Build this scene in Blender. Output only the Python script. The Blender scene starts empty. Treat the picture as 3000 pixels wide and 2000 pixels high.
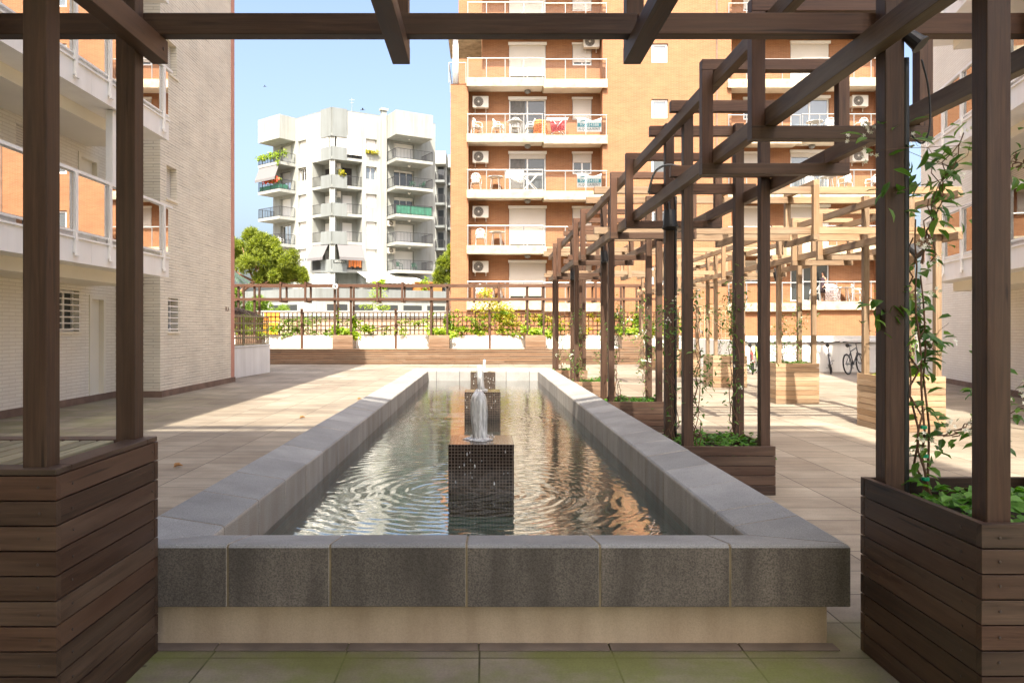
# Courtyard with a raised pool, timber pergolas and apartment blocks
import bpy, math, random
from mathutils import Vector, Matrix
R = random.Random(11)
S = bpy.context.scene
COL = S.collection
rad = math.radians
V = Vector
WLOC = {}

# ------------------------------------------------------------------ mesh builder
class MB:
    """Collects faces in local (u, o, z) space; P maps a local point to the world."""
    def __init__(s, P=None):
        s.v = []; s.f = []; s.uv = []; s.mi = []; s.P = P; s.m = 0
    def face(s, pts, uv=None, n=None):
        i0 = len(s.v)
        if uv is None:
            a = V(pts[1]) - V(pts[0]); b = V(pts[2]) - V(pts[0]); nn = a.cross(b)
            ax, ay, az = abs(nn.x), abs(nn.y), abs(nn.z)
            if az >= ax and az >= ay: uv = [(p[0], p[1]) for p in pts]
            elif ax >= ay: uv = [(p[1], p[2]) for p in pts]
            else: uv = [(p[0], p[2]) for p in pts]
        for p in pts: s.v.append(V(s.P(*p)) if s.P else V(p))
        s.f.append(tuple(range(i0, i0 + len(pts)))); s.uv.append(uv); s.mi.append(s.m)
    def solid(s, vs, fs, uvf=None):
        i0 = len(s.v)
        for p in vs: s.v.append(V(s.P(*p)) if s.P else V(p))
        for f in fs:
            s.f.append(tuple(i0 + i for i in f)); s.mi.append(s.m)
            pts = [vs[i] for i in f]
            if uvf: s.uv.append([uvf(p, pts) for p in pts])
            else:
                a = V(pts[1]) - V(pts[0]); b = V(pts[2]) - V(pts[0]); nn = a.cross(b)
                ax, ay, az = abs(nn.x), abs(nn.y), abs(nn.z)
                if az >= ax and az >= ay: s.uv.append([(p[0], p[1]) for p in pts])
                elif ax >= ay: s.uv.append([(p[1], p[2]) for p in pts])
                else: s.uv.append([(p[0], p[2]) for p in pts])
    def box(s, x0, x1, y0, y1, z0, z1, wood=False):
        vs = [(x0,y0,z0),(x1,y0,z0),(x1,y1,z0),(x0,y1,z0),(x0,y0,z1),(x1,y0,z1),(x1,y1,z1),(x0,y1,z1)]
        fs = [(0,3,2,1),(4,5,6,7),(0,1,5,4),(1,2,6,5),(2,3,7,6),(3,0,4,7)]
        if wood:
            d = (abs(x1-x0), abs(y1-y0), abs(z1-z0)); L = d.index(max(d)); o1, o2 = [k for k in range(3) if k != L]
            s.solid(vs, fs, lambda p, q: (p[L], p[o1] + p[o2]))
        else: s.solid(vs, fs)
    def bar(s, p, q, w, h=None, up=(0,0,1)):
        h = h or w; p = V(p); q = V(q); d = (q - p); L = d.length; d.normalize()
        u = V(up)
        if abs(d.dot(u)) > .98: u = V((1,0,0))
        a = d.cross(u).normalized() * (w/2); b = a.cross(d).normalized() * (h/2)
        vs = [p-a-b, p+a-b, p+a+b, p-a+b, q-a-b, q+a-b, q+a+b, q-a+b]
        i0 = len(s.v)
        for x in vs: s.v.append(V(s.P(*x)) if s.P else x)
        for f, uv in (((0,1,2,3),[(0,0),(w,0),(w,h),(0,h)]), ((4,7,6,5),[(0,0),(w,0),(w,h),(0,h)]),
                  ((0,4,5,1),[(0,0),(L,0),(L,w),(0,w)]), ((1,5,6,2),[(0,0),(L,0),(L,h),(0,h)]),
                  ((2,6,7,3),[(0,0),(L,0),(L,w),(0,w)]), ((3,7,4,0),[(0,0),(L,0),(L,h),(0,h)])):
            s.f.append(tuple(i0+i for i in f)); s.uv.append(uv); s.mi.append(s.m)
    def tube(s, pts, r, n=6, r1=None):
        pts = [V(p) for p in pts]; rings = []; N = len(pts)
        prev = None
        for i, p in enumerate(pts):
            d = (pts[min(i+1, N-1)] - pts[max(i-1, 0)]).normalized()
            if prev is None:
                a = d.orthogonal().normalized()
            else:
                a = (prev - d * prev.dot(d))
                a = a.normalized() if a.length > 1e-5 else d.orthogonal().normalized()
            prev = a; b = d.cross(a)
            rr = r if r1 is None else r + (r1 - r) * i / max(1, N-1)
            rings.append([p + (a*math.cos(t) + b*math.sin(t))*rr for t in [2*math.pi*k/n for k in range(n)]])
        i0 = len(s.v)
        for rg in rings:
            for x in rg: s.v.append(V(s.P(*x)) if s.P else x)
        for i in range(N-1):
            for k in range(n):
                k2 = (k+1) % n
                s.f.append((i0+i*n+k, i0+i*n+k2, i0+(i+1)*n+k2, i0+(i+1)*n+k))
                s.uv.append([(i*.1, k/n), (i*.1, (k+1)/n), (i*.1+.1, (k+1)/n), (i*.1+.1, k/n)]); s.mi.append(s.m)
        for c in (tuple(i0+k for k in range(n))[::-1], tuple(i0+(N-1)*n+k for k in range(n))):
            s.f.append(c); s.uv.append([(0,0)]*n); s.mi.append(s.m)
    def lathe(s, prof, c=(0,0,0), n=20, axis='z', wob=None):
        i0 = len(s.v); c = V(c)
        for i, (r, z) in enumerate(prof):
            for k in range(n):
                t = 2*math.pi*k/n; rr = r * (wob(i, k) if wob else 1)
                x, y = rr*math.cos(t), rr*math.sin(t)
                p = V((x, y, z)) if axis == 'z' else (V((x, z, y)) if axis == 'y' else V((z, x, y)))
                p = p + c; s.v.append(V(s.P(*p)) if s.P else p)
        for i in range(len(prof)-1):
            for k in range(n):
                k2 = (k+1) % n
                s.f.append((i0+i*n+k, i0+i*n+k2, i0+(i+1)*n+k2, i0+(i+1)*n+k)); s.mi.append(s.m)
                s.uv.append([(k/n, i), ((k+1)/n, i), ((k+1)/n, i+1), (k/n, i+1)])
        for c2 in (tuple(i0+k for k in range(n))[::-1], tuple(i0+(len(prof)-1)*n+k for k in range(n))):
            s.f.append(c2); s.uv.append([(0,0)]*n); s.mi.append(s.m)
    def wall(s, u0, u1, z0, z1, o=0, holes=(), depth=.18, back=None):
        us = sorted({u0, u1} | {max(u0, min(u1, h[k])) for h in holes for k in (0, 1)})
        zs = sorted({z0, z1} | {max(z0, min(z1, h[k])) for h in holes for k in (2, 3)})
        for i in range(len(us)-1):
            for j in range(len(zs)-1):
                a, b, c, d = us[i], us[i+1], zs[j], zs[j+1]
                cu, cz = (a+b)/2, (c+d)/2
                if any(h[0] < cu < h[1] and h[2] < cz < h[3] for h in holes): continue
                s.face([(a,o,c),(b,o,c),(b,o,d),(a,o,d)])
        for h in holes:
            a, b, c, d = h[:4]; q = o - depth
            s.face([(a,o,c),(b,o,c),(b,q,c),(a,q,c)]); s.face([(a,o,d),(b,o,d),(b,q,d),(a,q,d)])
            s.face([(a,o,c),(a,q,c),(a,q,d),(a,o,d)]); s.face([(b,o,c),(b,q,c),(b,q,d),(b,o,d)])
    def leaf(s, p, d, n, L, W, fold=.18):
        p = V(p); d = V(d).normalized(); n = V(n); sd = d.cross(n)
        if sd.length < 1e-4: sd = d.orthogonal()
        sd.normalize(); n = sd.cross(d)
        i0 = len(s.v); a_, b_ = p + d*L*.30, p + d*L*.66 - n*L*.03
        up = n*W*fold
        s.v += [p, a_ + sd*W*.46 + up, b_ + sd*W*.40 + up, p + d*L - n*L*.14, b_ - sd*W*.40 + up, a_ - sd*W*.46 + up, a_, b_]
        for f in ((0,1,6),(1,2,7,6),(2,3,7),(3,4,7),(4,5,6,7),(5,0,6)):
            s.f.append(tuple(i0+i for i in f)); s.uv.append([(0,0)]*len(f)); s.mi.append(s.m)
    def tri(s, a, b, c):
        i0 = len(s.v); s.v += [V(a), V(b), V(c)]; s.f.append((i0, i0+1, i0+2)); s.uv.append([(0,0)]*3); s.mi.append(s.m)
    def build(s, name, mats, parent=None, bevel=0, smooth=False, loc=None):
        me = bpy.data.meshes.new(name)
        off = WLOC.get(parent.name, V((0,0,0))) if parent else V(loc or (0,0,0))
        me.from_pydata([tuple(x - off) for x in s.v], [], s.f)
        uvl = me.uv_layers.new(name='UVMap'); flat = []
        for u in s.uv:
            for a in u: flat += [a[0], a[1]]
        uvl.data.foreach_set('uv', flat)
        if not isinstance(mats, (list, tuple)): mats = [mats]
        for m in mats: me.materials.append(m)
        me.polygons.foreach_set('material_index', s.mi)
        if smooth: me.polygons.foreach_set('use_smooth', [True]*len(s.f))
        me.update()
        o = bpy.data.objects.new(name, me); COL.objects.link(o)
        if parent: o.parent = parent
        else: o.location = off
        WLOC[o.name] = off
        if bevel:
            b = o.modifiers.new('Bevel', 'BEVEL'); b.width = bevel; b.segments = 2; b.limit_method = 'ANGLE'; b.angle_limit = rad(40)
        return o

def tag(o, label=None, cat=None, group=None, kind=None):
    if label: o['label'] = label
    if cat: o['category'] = cat
    if group: o['group'] = group
    if kind: o['kind'] = kind
    return o
def thing(name, label, cat, loc=(0,0,0), group=None):
    o = bpy.data.objects.new(name, None); COL.objects.link(o); o.location = loc
    o.empty_display_size = .2
    WLOC[o.name] = V(loc)
    return tag(o, label, cat, group)
def copy_tree(o, loc=None, rz=None, label=None):
    def rec(a, par):
        c = a.copy(); COL.objects.link(c)
        if par: c.parent = par
        for ch in list(a.children): rec(ch, c)
        return c
    c = rec(o, None)
    if loc is not None: c.location = loc
    if rz is not None: c.rotation_euler = (0, 0, rz)
    if label: c['label'] = label
    WLOC[c.name] = V(loc or o.location)
    return c

# ------------------------------------------------------------------ materials
def mat(name):
    m = bpy.data.materials.new(name); m.use_nodes = True
    nt = m.node_tree; b = nt.nodes['Principled BSDF']
    def N(t, **k):
        n = nt.nodes.new(t)
        for a, v in k.items():
            if a in n.inputs.keys() if isinstance(a, str) else False: n.inputs[a].default_value = v
            else: setattr(n, a, v)
        return n
    def L(a, b_): nt.links.new(a, b_)
    return m, nt, b, N, L
def rgb(c): return (c[0], c[1], c[2], 1)
def flat(name, c, rough=.6, metal=0, spec=.5, noise=0, nscale=8, bump=0, bscale=60, streak=0):
    m, nt, b, N, L = mat(name)
    b.inputs['Base Color'].default_value = rgb(c); b.inputs['Roughness'].default_value = rough
    b.inputs['Metallic'].default_value = metal; b.inputs['Specular IOR Level'].default_value = spec
    tc = N('ShaderNodeTexCoord')
    if noise:
        n = N('ShaderNodeTexNoise'); n.inputs['Scale'].default_value = nscale; n.inputs['Detail'].default_value = 6; L(tc.outputs['Object'], n.inputs['Vector'])
        r = N('ShaderNodeValToRGB'); L(n.outputs['Fac'], r.inputs['Fac'])
        r.color_ramp.elements[0].position = .3; r.color_ramp.elements[1].position = .72
        r.color_ramp.elements[0].color = rgb([x*(1-noise) for x in c]); r.color_ramp.elements[1].color = rgb([min(.95, x*(1+noise*.6)) for x in c])
        L(r.outputs['Color'], b.inputs['Base Color'])
    if streak:   # rain streaks and grime running down the wall
        mp = N('ShaderNodeMapping'); mp.inputs['Scale'].default_value = (2.2, 2.2, .16); L(tc.outputs['Object'], mp.inputs['Vector'])
        n3 = N('ShaderNodeTexNoise'); n3.inputs['Scale'].default_value = 1.0; n3.inputs['Detail'].default_value = 7; n3.inputs['Roughness'].default_value = .7; L(mp.outputs[0], n3.inputs['Vector'])
        r3 = ramp(N, [(.42, (1,1,1)), (.68, (1-streak, 1-streak*1.08, 1-streak*1.2))]); L(n3.outputs['Fac'], r3.inputs['Fac'])
        src = b.inputs['Base Color'].links[0].from_socket if b.inputs['Base Color'].is_linked else c
        L(mixc(N, L, 1.0, src, r3.outputs['Color'], 'MULTIPLY'), b.inputs['Base Color'])
    if bump:
        n2 = N('ShaderNodeTexNoise'); n2.inputs['Scale'].default_value = bscale; n2.inputs['Detail'].default_value = 5; L(tc.outputs['Object'], n2.inputs['Vector'])
        bp = N('ShaderNodeBump'); bp.inputs['Strength'].default_value = bump; bp.inputs['Distance'].default_value = .01
        L(n2.outputs['Fac'], bp.inputs['Height']); L(bp.outputs['Normal'], b.inputs['Normal'])
    return m
def ramp(N, els):
    r = N('ShaderNodeValToRGB'); cr = r.color_ramp
    while len(cr.elements) < len(els): cr.elements.new(.5)
    for e, (p, c) in zip(cr.elements, els): e.position = p; e.color = rgb(c)
    return r
def mixc(N, L, f, a, b_, mode='MIX'):
    n = N('ShaderNodeMix'); n.data_type = 'RGBA'; n.blend_type = mode
    for s_, i in ((f, 0), (a, 6), (b_, 7)):
        if hasattr(s_, 'is_linked'): L(s_, n.inputs[i])
        elif isinstance(s_, (int, float)): n.inputs[i].default_value = s_
        else: n.inputs[i].default_value = rgb(s_)
    return n.outputs[2]

def wood(name, dark, mid, light, weather, wc=(.30,.25,.20), rough=.5, tint=(.13,.05,.025)):
    m, nt, b, N, L = mat(name)
    uv = N('ShaderNodeUVMap'); g = N('ShaderNodeNewGeometry'); tc = N('ShaderNodeTexCoord')
    rnd = g.outputs['Random Per Island']
    mul = N('ShaderNodeMath', operation='MULTIPLY'); L(rnd, mul.inputs[0]); mul.inputs[1].default_value = 37
    cmb = N('ShaderNodeCombineXYZ'); L(mul.outputs[0], cmb.inputs[0]); L(mul.outputs[0], cmb.inputs[1]); L(mul.outputs[0], cmb.inputs[2])
    add = N('ShaderNodeVectorMath', operation='ADD'); L(uv.outputs[0], add.inputs[0]); L(cmb.outputs[0], add.inputs[1])
    mp = N('ShaderNodeMapping'); mp.inputs['Scale'].default_value = (2.2, 55, 1); L(add.outputs[0], mp.inputs['Vector'])
    n1 = N('ShaderNodeTexNoise'); n1.inputs['Scale'].default_value = 1; n1.inputs['Detail'].default_value = 8; n1.inputs['Roughness'].default_value = .65; n1.inputs['Distortion'].default_value = .6
    L(mp.outputs[0], n1.inputs['Vector'])
    r1 = ramp(N, [(.25, dark), (.5, mid), (.8, light)]); L(n1.outputs['Fac'], r1.inputs['Fac'])
    mp2 = N('ShaderNodeMapping'); mp2.inputs['Scale'].default_value = (1.1, 7, 1); L(add.outputs[0], mp2.inputs['Vector'])
    n2 = N('ShaderNodeTexNoise'); n2.inputs['Scale'].default_value = 1.3; n2.inputs['Detail'].default_value = 5; L(mp2.outputs[0], n2.inputs['Vector'])
    r2 = ramp(N, [(.40, (0,0,0)), (.72, (1,1,1))]); L(n2.outputs['Fac'], r2.inputs['Fac'])
    f2 = N('ShaderNodeMath', operation='MULTIPLY'); L(r2.outputs['Color'], f2.inputs[0]); f2.inputs[1].default_value = weather
    c1 = mixc(N, L, f2.outputs[0], r1.outputs['Color'], wc)
    # reddish boards here and there, and a brightness step per board
    r3 = ramp(N, [(.45, (0,0,0)), (.95, (1,1,1))]); L(rnd, r3.inputs['Fac'])
    f3 = N('ShaderNodeMath', operation='MULTIPLY'); L(r3.outputs['Color'], f3.inputs[0]); f3.inputs[1].default_value = .45
    c2 = mixc(N, L, f3.outputs[0], c1, tint)
    fr = N('ShaderNodeMath', operation='FRACT'); L(mul.outputs[0], fr.inputs[0])
    mr = N('ShaderNodeMapRange'); L(fr.outputs[0], mr.inputs['Value']); mr.inputs['To Min'].default_value = .72; mr.inputs['To Max'].default_value = 1.3
    hs = N('ShaderNodeHueSaturation'); L(mr.outputs[0], hs.inputs['Value']); L(c2, hs.inputs['Color'])
    mp3 = N('ShaderNodeMapping'); mp3.inputs['Scale'].default_value = (.9, 26, 1); L(add.outputs[0], mp3.inputs['Vector'])
    n5 = N('ShaderNodeTexNoise'); n5.inputs['Scale'].default_value = 1; n5.inputs['Detail'].default_value = 3; n5.inputs['Distortion'].default_value = .3; L(mp3.outputs[0], n5.inputs['Vector'])
    r5 = ramp(N, [(.285, (.30,.28,.26)), (.33, (1,1,1))]); L(n5.outputs['Fac'], r5.inputs['Fac'])
    mp4 = N('ShaderNodeMapping'); mp4.inputs['Scale'].default_value = (1.7, 9, 1); L(add.outputs[0], mp4.inputs['Vector'])
    vk = N('ShaderNodeTexVoronoi'); vk.inputs['Scale'].default_value = 1.2; L(mp4.outputs[0], vk.inputs['Vector'])
    rk = ramp(N, [(.03, (.35,.30,.27)), (.085, (1,1,1))]); L(vk.outputs['Distance'], rk.inputs['Fac'])
    ck = mixc(N, L, 1.0, hs.outputs['Color'], r5.outputs['Color'], 'MULTIPLY'); ck = mixc(N, L, .8, ck, rk.outputs['Color'], 'MULTIPLY')
    L(ck, b.inputs['Base Color']); b.inputs['Specular IOR Level'].default_value = .35
    rr = N('ShaderNodeMapRange'); L(n1.outputs['Fac'], rr.inputs['Value']); rr.inputs['To Min'].default_value = rough-.12; rr.inputs['To Max'].default_value = rough+.2
    L(rr.outputs[0], b.inputs['Roughness'])
    bp = N('ShaderNodeBump'); bp.inputs['Strength'].default_value = .35; bp.inputs['Distance'].default_value = .004
    L(n1.outputs['Fac'], bp.inputs['Height']); L(bp.outputs['Normal'], b.inputs['Normal'])
    return m

def brick(name, c1, c2, mortar, w, h, mw, offset=.5, rough=.8, bump=.5, vary=.15, streak=0, msmooth=.1, stain=None):
    m, nt, b, N, L = mat(name)
    uv = N('ShaderNodeUVMap')
    t = N('ShaderNodeTexBrick'); L(uv.outputs[0], t.inputs['Vector']); t.offset = offset
    t.inputs['Scale'].default_value = 1; t.inputs['Brick Width'].default_value = w; t.inputs['Row Height'].default_value = h
    t.inputs['Mortar Size'].default_value = mw; t.inputs['Mortar Smooth'].default_value = msmooth
    t.inputs['Color1'].default_value = rgb(c1); t.inputs['Color2'].default_value = rgb(c2); t.inputs['Mortar'].default_value = rgb(mortar)
    n = N('ShaderNodeTexNoise'); n.inputs['Scale'].default_value = 1.1; n.inputs['Detail'].default_value = 7; L(uv.outputs[0], n.inputs['Vector'])
    r = ramp(N, [(.3, (1-vary,)*3), (.7, (1+vary*.3,)*3)]); L(n.outputs['Fac'], r.inputs['Fac'])
    c = mixc(N, L, 1.0, t.outputs['Color'], r.outputs['Color'], 'MULTIPLY')
    if streak:
        mp = N('ShaderNodeMapping'); mp.inputs['Scale'].default_value = (1.2, 18, 1); L(uv.outputs[0], mp.inputs['Vector'])
        n3 = N('ShaderNodeTexNoise'); n3.inputs['Scale'].default_value = 1; n3.inputs['Detail'].default_value = 4; L(mp.outputs[0], n3.inputs['Vector'])
        r3 = ramp(N, [(.5, (0,0,0)), (.7, (1,1,1))]); L(n3.outputs['Fac'], r3.inputs['Fac'])
        f3 = N('ShaderNodeMath', operation='MULTIPLY'); L(r3.outputs['Color'], f3.inputs[0]); L(t.outputs['Fac'], f3.inputs[1])
        f4 = N('ShaderNodeMath', operation='MULTIPLY'); L(f3.outputs[0], f4.inputs[0]); f4.inputs[1].default_value = streak
        c = mixc(N, L, f4.outputs[0], c, (.10, .075, .05))
    L(c, b.inputs['Base Color']); b.inputs['Roughness'].default_value = rough
    bp = N('ShaderNodeBump'); bp.inputs['Strength'].default_value = bump; bp.inputs['Distance'].default_value = .008; bp.invert = True
    L(t.outputs['Fac'], bp.inputs['Height']); L(bp.outputs['Normal'], b.inputs['Normal'])
    return m

def leafmat(name, c1, c2, trans=.35, rough=.45):
    m, nt, b, N, L = mat(name)
    g = N('ShaderNodeNewGeometry'); tc = N('ShaderNodeTexCoord')
    n = N('ShaderNodeTexNoise'); n.inputs['Scale'].default_value = 2.3; L(tc.outputs['Object'], n.inputs['Vector'])
    ad = N('ShaderNodeMath', operation='ADD'); L(g.outputs['Random Per Island'], ad.inputs[0]); L(n.outputs['Fac'], ad.inputs[1])
    h = N('ShaderNodeMath', operation='MULTIPLY'); L(ad.outputs[0], h.inputs[0]); h.inputs[1].default_value = .5
    r = ramp(N, [(.2, c1), (.8, c2)]); L(h.outputs[0], r.inputs['Fac'])
    L(r.outputs['Color'], b.inputs['Base Color']); b.inputs['Roughness'].default_value = rough
    t = N('ShaderNodeBsdfTranslucent')
    hs = N('ShaderNodeHueSaturation'); hs.inputs['Value'].default_value = 1.6; hs.inputs['Saturation'].default_value = 1.1; L(r.outputs['Color'], hs.inputs['Color']); L(hs.outputs['Color'], t.inputs['Color'])
    mx = N('ShaderNodeMixShader'); mx.inputs[0].default_value = trans; L(b.outputs[0], mx.inputs[1]); L(t.outputs[0], mx.inputs[2])
    L(mx.outputs[0], nt.nodes['Material Output'].inputs['Surface'])
    return m

def glass(name, tint=(.85,.93,.9), ior=1.5, extra=0.0, dark=0.0, rough=0.0):
    m, nt, b, N, L = mat(name)
    nt.nodes.remove(b)
    fr = N('ShaderNodeFresnel'); fr.inputs['IOR'].default_value = ior
    ad = N('ShaderNodeMath', operation='ADD'); ad.use_clamp = True; L(fr.outputs[0], ad.inputs[0]); ad.inputs[1].default_value = extra
    gl = N('ShaderNodeBsdfGlossy'); gl.inputs['Roughness'].default_value = rough
    if dark:
        tr = N('ShaderNodeBsdfDiffuse'); tr.inputs['Color'].default_value = rgb(tint)
    else:
        tr = N('ShaderNodeBsdfTransparent'); tr.inputs['Color'].default_value = rgb(tint)
    mx = N('ShaderNodeMixShader'); L(ad.outputs[0], mx.inputs[0]); L(tr.outputs[0], mx.inputs[1]); L(gl.outputs[0], mx.inputs[2])
    L(mx.outputs[0], nt.nodes['Material Output'].inputs['Surface'])
    return m

M = {}
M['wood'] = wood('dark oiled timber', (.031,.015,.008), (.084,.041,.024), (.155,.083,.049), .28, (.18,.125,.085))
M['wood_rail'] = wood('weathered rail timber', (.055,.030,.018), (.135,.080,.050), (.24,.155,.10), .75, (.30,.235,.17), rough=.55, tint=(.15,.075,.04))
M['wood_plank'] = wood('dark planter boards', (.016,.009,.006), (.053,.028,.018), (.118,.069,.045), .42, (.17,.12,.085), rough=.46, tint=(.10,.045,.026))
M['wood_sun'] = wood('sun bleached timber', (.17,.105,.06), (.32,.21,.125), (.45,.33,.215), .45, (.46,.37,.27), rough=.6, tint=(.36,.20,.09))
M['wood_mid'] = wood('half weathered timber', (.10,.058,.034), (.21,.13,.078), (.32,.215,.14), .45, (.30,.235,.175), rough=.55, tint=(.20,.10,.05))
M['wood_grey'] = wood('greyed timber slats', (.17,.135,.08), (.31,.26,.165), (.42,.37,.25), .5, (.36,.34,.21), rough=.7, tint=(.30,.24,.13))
M['cream_brick'] = brick('long cream bricks', (.84,.785,.66), (.78,.715,.59), (.64,.57,.465), .40, .062, .008, vary=.15, streak=.62, bump=.7)
M['pale_brick'] = brick('painted pale bricks', (.87,.82,.72), (.83,.77,.67), (.72,.66,.56), .34, .062, .007, vary=.08, bump=.7)
M['orange_brick'] = brick('orange bricks', (.325,.140,.056), (.268,.106,.040), (.33,.187,.105), .27, .060, .009, vary=.14, bump=.3)
M['pink_render'] = flat('salmon render', (.55,.27,.20), .85, noise=.1)
M['white_render'] = flat('white render', (.80,.79,.76), .85, noise=.06, nscale=1.5, bump=.15, bscale=40, streak=.14)
M['white_paint'] = flat('white painted panel', (.86,.84,.81), .5, noise=.04, nscale=1, streak=.08)
M['cream_paint'] = flat('cream soffit paint', (.82,.76,.64), .7, noise=.05, nscale=1)
M['bld_white'] = flat('off white block render', (.34,.355,.335), .85, noise=.10, nscale=.5, streak=.22)
M['bld_grey'] = flat('pale grey block render', (.20,.22,.22), .85, noise=.08, nscale=.5, streak=.2)
M['travertine'] = flat('mottled travertine', (.50,.42,.295), .8, noise=.38, nscale=3.2, bump=.2, bscale=20)
M['shutter'] = brick('roller shutter slats', (.72,.66,.58), (.70,.64,.56), (.45,.40,.34), 9, .045, .006, vary=.04, bump=.5, rough=.5)
M['frame'] = flat('white window frame', (.80,.78,.75), .4)
M['dark_room'] = flat('dark room behind glass', (.035,.03,.028), .9)
M['pane'] = glass('window pane', (.05,.056,.058), 1.5, .05, dark=1)
M['pane_blue'] = glass('bright window pane', (.12,.14,.155), 1.5, .18, dark=1)
M['glass'] = glass('clear balustrade glass', (.975,.985,.98), 1.3, .0)
M['mirror_glass'] = glass('tinted reflective glass', (.74,.76,.76), 1.6, .30)
M['steel'] = flat('brushed grey metal', (.24,.25,.25), .4, metal=.2)
M['steel_dark'] = flat('dull grey metal', (.30,.31,.31), .45, metal=.4)
M['screw'] = flat('rusted screw head', (.075,.055,.045), .5, metal=.3)
M['iron'] = flat('black iron railing', (.035,.035,.038), .55)
M['green_mesh'] = flat('green balcony screen', (.06,.24,.16), .8, noise=.3, nscale=3)
M['grey_fabric'] = flat('grey awning fabric', (.16,.155,.16), .9)
M['white_fabric'] = flat('white awning fabric', (.80,.79,.74), .9)
M['white_plastic'] = flat('white plastic', (.80,.80,.78), .35)
M['green_plastic'] = flat('dark green plastic', (.03,.09,.06), .4)
M['ac_white'] = flat('air conditioner casing', (.68,.64,.56), .5, noise=.05)
M['ac_grille'] = flat('fan grille', (.055,.042,.03), .7)
M['black'] = flat('black plastic', (.02,.02,.022), .4)
M['rubber'] = flat('tyre rubber', (.02,.02,.02), .8)
M['soil'] = flat('potting soil', (.035,.022,.014), .95, noise=.6, nscale=40, bump=.8, bscale=80)
M['teal'] = flat('teal print', (.06,.30,.36), .7)
M['ink'] = flat('dark print', (.06,.08,.09), .7)
M['white_print'] = flat('white print', (.82,.82,.80), .7)
M['sign_dark'] = flat('dark sign plate', (.05,.06,.06), .6)
M['red_cloth'] = flat('red beach towel', (.62,.10,.10), .95)
M['orange_cloth'] = flat('orange towel', (.80,.25,.08), .95, noise=.3, nscale=6)
M['pink_cloth'] = flat('pale pink cloth', (.80,.66,.64), .95, noise=.1)
M['grey_cloth'] = flat('grey laundry', (.16,.155,.15), .95, noise=.2)
M['skin'] = flat('skin', (.42,.22,.14), .5)
M['hair'] = flat('dark hair', (.02,.012,.008), .5)
M['plum_cloth'] = flat('dark sleeveless top', (.05,.03,.04), .9)
M['plinth'] = flat('reddish stone plinth', (.20,.13,.095), .8, noise=.3, nscale=4, bump=.2)
M['bark'] = flat('pine bark', (.22,.12,.075), .9, noise=.4, nscale=6, bump=.5, bscale=15)
M['handrail'] = flat('pale metal handrail', (.45,.44,.42), .35, metal=.3)
M['skirting'] = flat('dark skirting tile', (.19,.15,.122), .8, noise=.3, nscale=6)
M['stem'] = flat('vine stem', (.16,.085,.05), .8, noise=.3, nscale=20)
M['green_tie'] = flat('green plant tie', (.0,.32,.16), .5)
M['petal'] = flat('cream white petals', (.82,.80,.68), .6)
M['orange_panel'] = flat('orange shed boards', (.50,.19,.05), .7, noise=.15, nscale=1)
M['yellow_awning'] = flat('yellow canvas', (.80,.42,.02), .9, noise=.2, nscale=1)
M['orange_awning'] = flat('orange canvas', (.72,.26,.03), .9)
M['stone_wall'] = flat('rough stone wall', (.44,.34,.25), .9, noise=.35, nscale=9)
M['red_flower'] = flat('red geranium petals', (.70,.10,.05), .6, noise=.4, nscale=5)
M['thatch'] = flat('grey thatch', (.26,.20,.15), .95, noise=.4, nscale=14, bump=.8, bscale=30)
M['lf_jas'] = leafmat('jasmine leaves', (.038,.11,.02), (.17,.30,.05), .38, .32)
M['lf_mint'] = leafmat('ground cover leaves', (.04,.13,.012), (.13,.30,.035), .35, .45)
M['lf_lime'] = leafmat('lime climber leaves', (.13,.24,.012), (.34,.42,.03), .4, .5)
M['lf_gold'] = leafmat('golden shrub leaves', (.26,.30,.02), (.46,.38,.035), .4, .5)
M['lf_pine'] = leafmat('stone pine needles', (.065,.105,.014), (.34,.39,.045), .33, .6)
M['lf_tree'] = leafmat('broad green leaves', (.09,.18,.02), (.28,.38,.06), .35, .5)
M['lf_palm'] = leafmat('palm fronds', (.05,.10,.06), (.12,.20,.13), .25, .5)
M['lf_dry'] = leafmat('dry fallen leaves', (.28,.14,.05), (.42,.24,.10), .2, .7)

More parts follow.
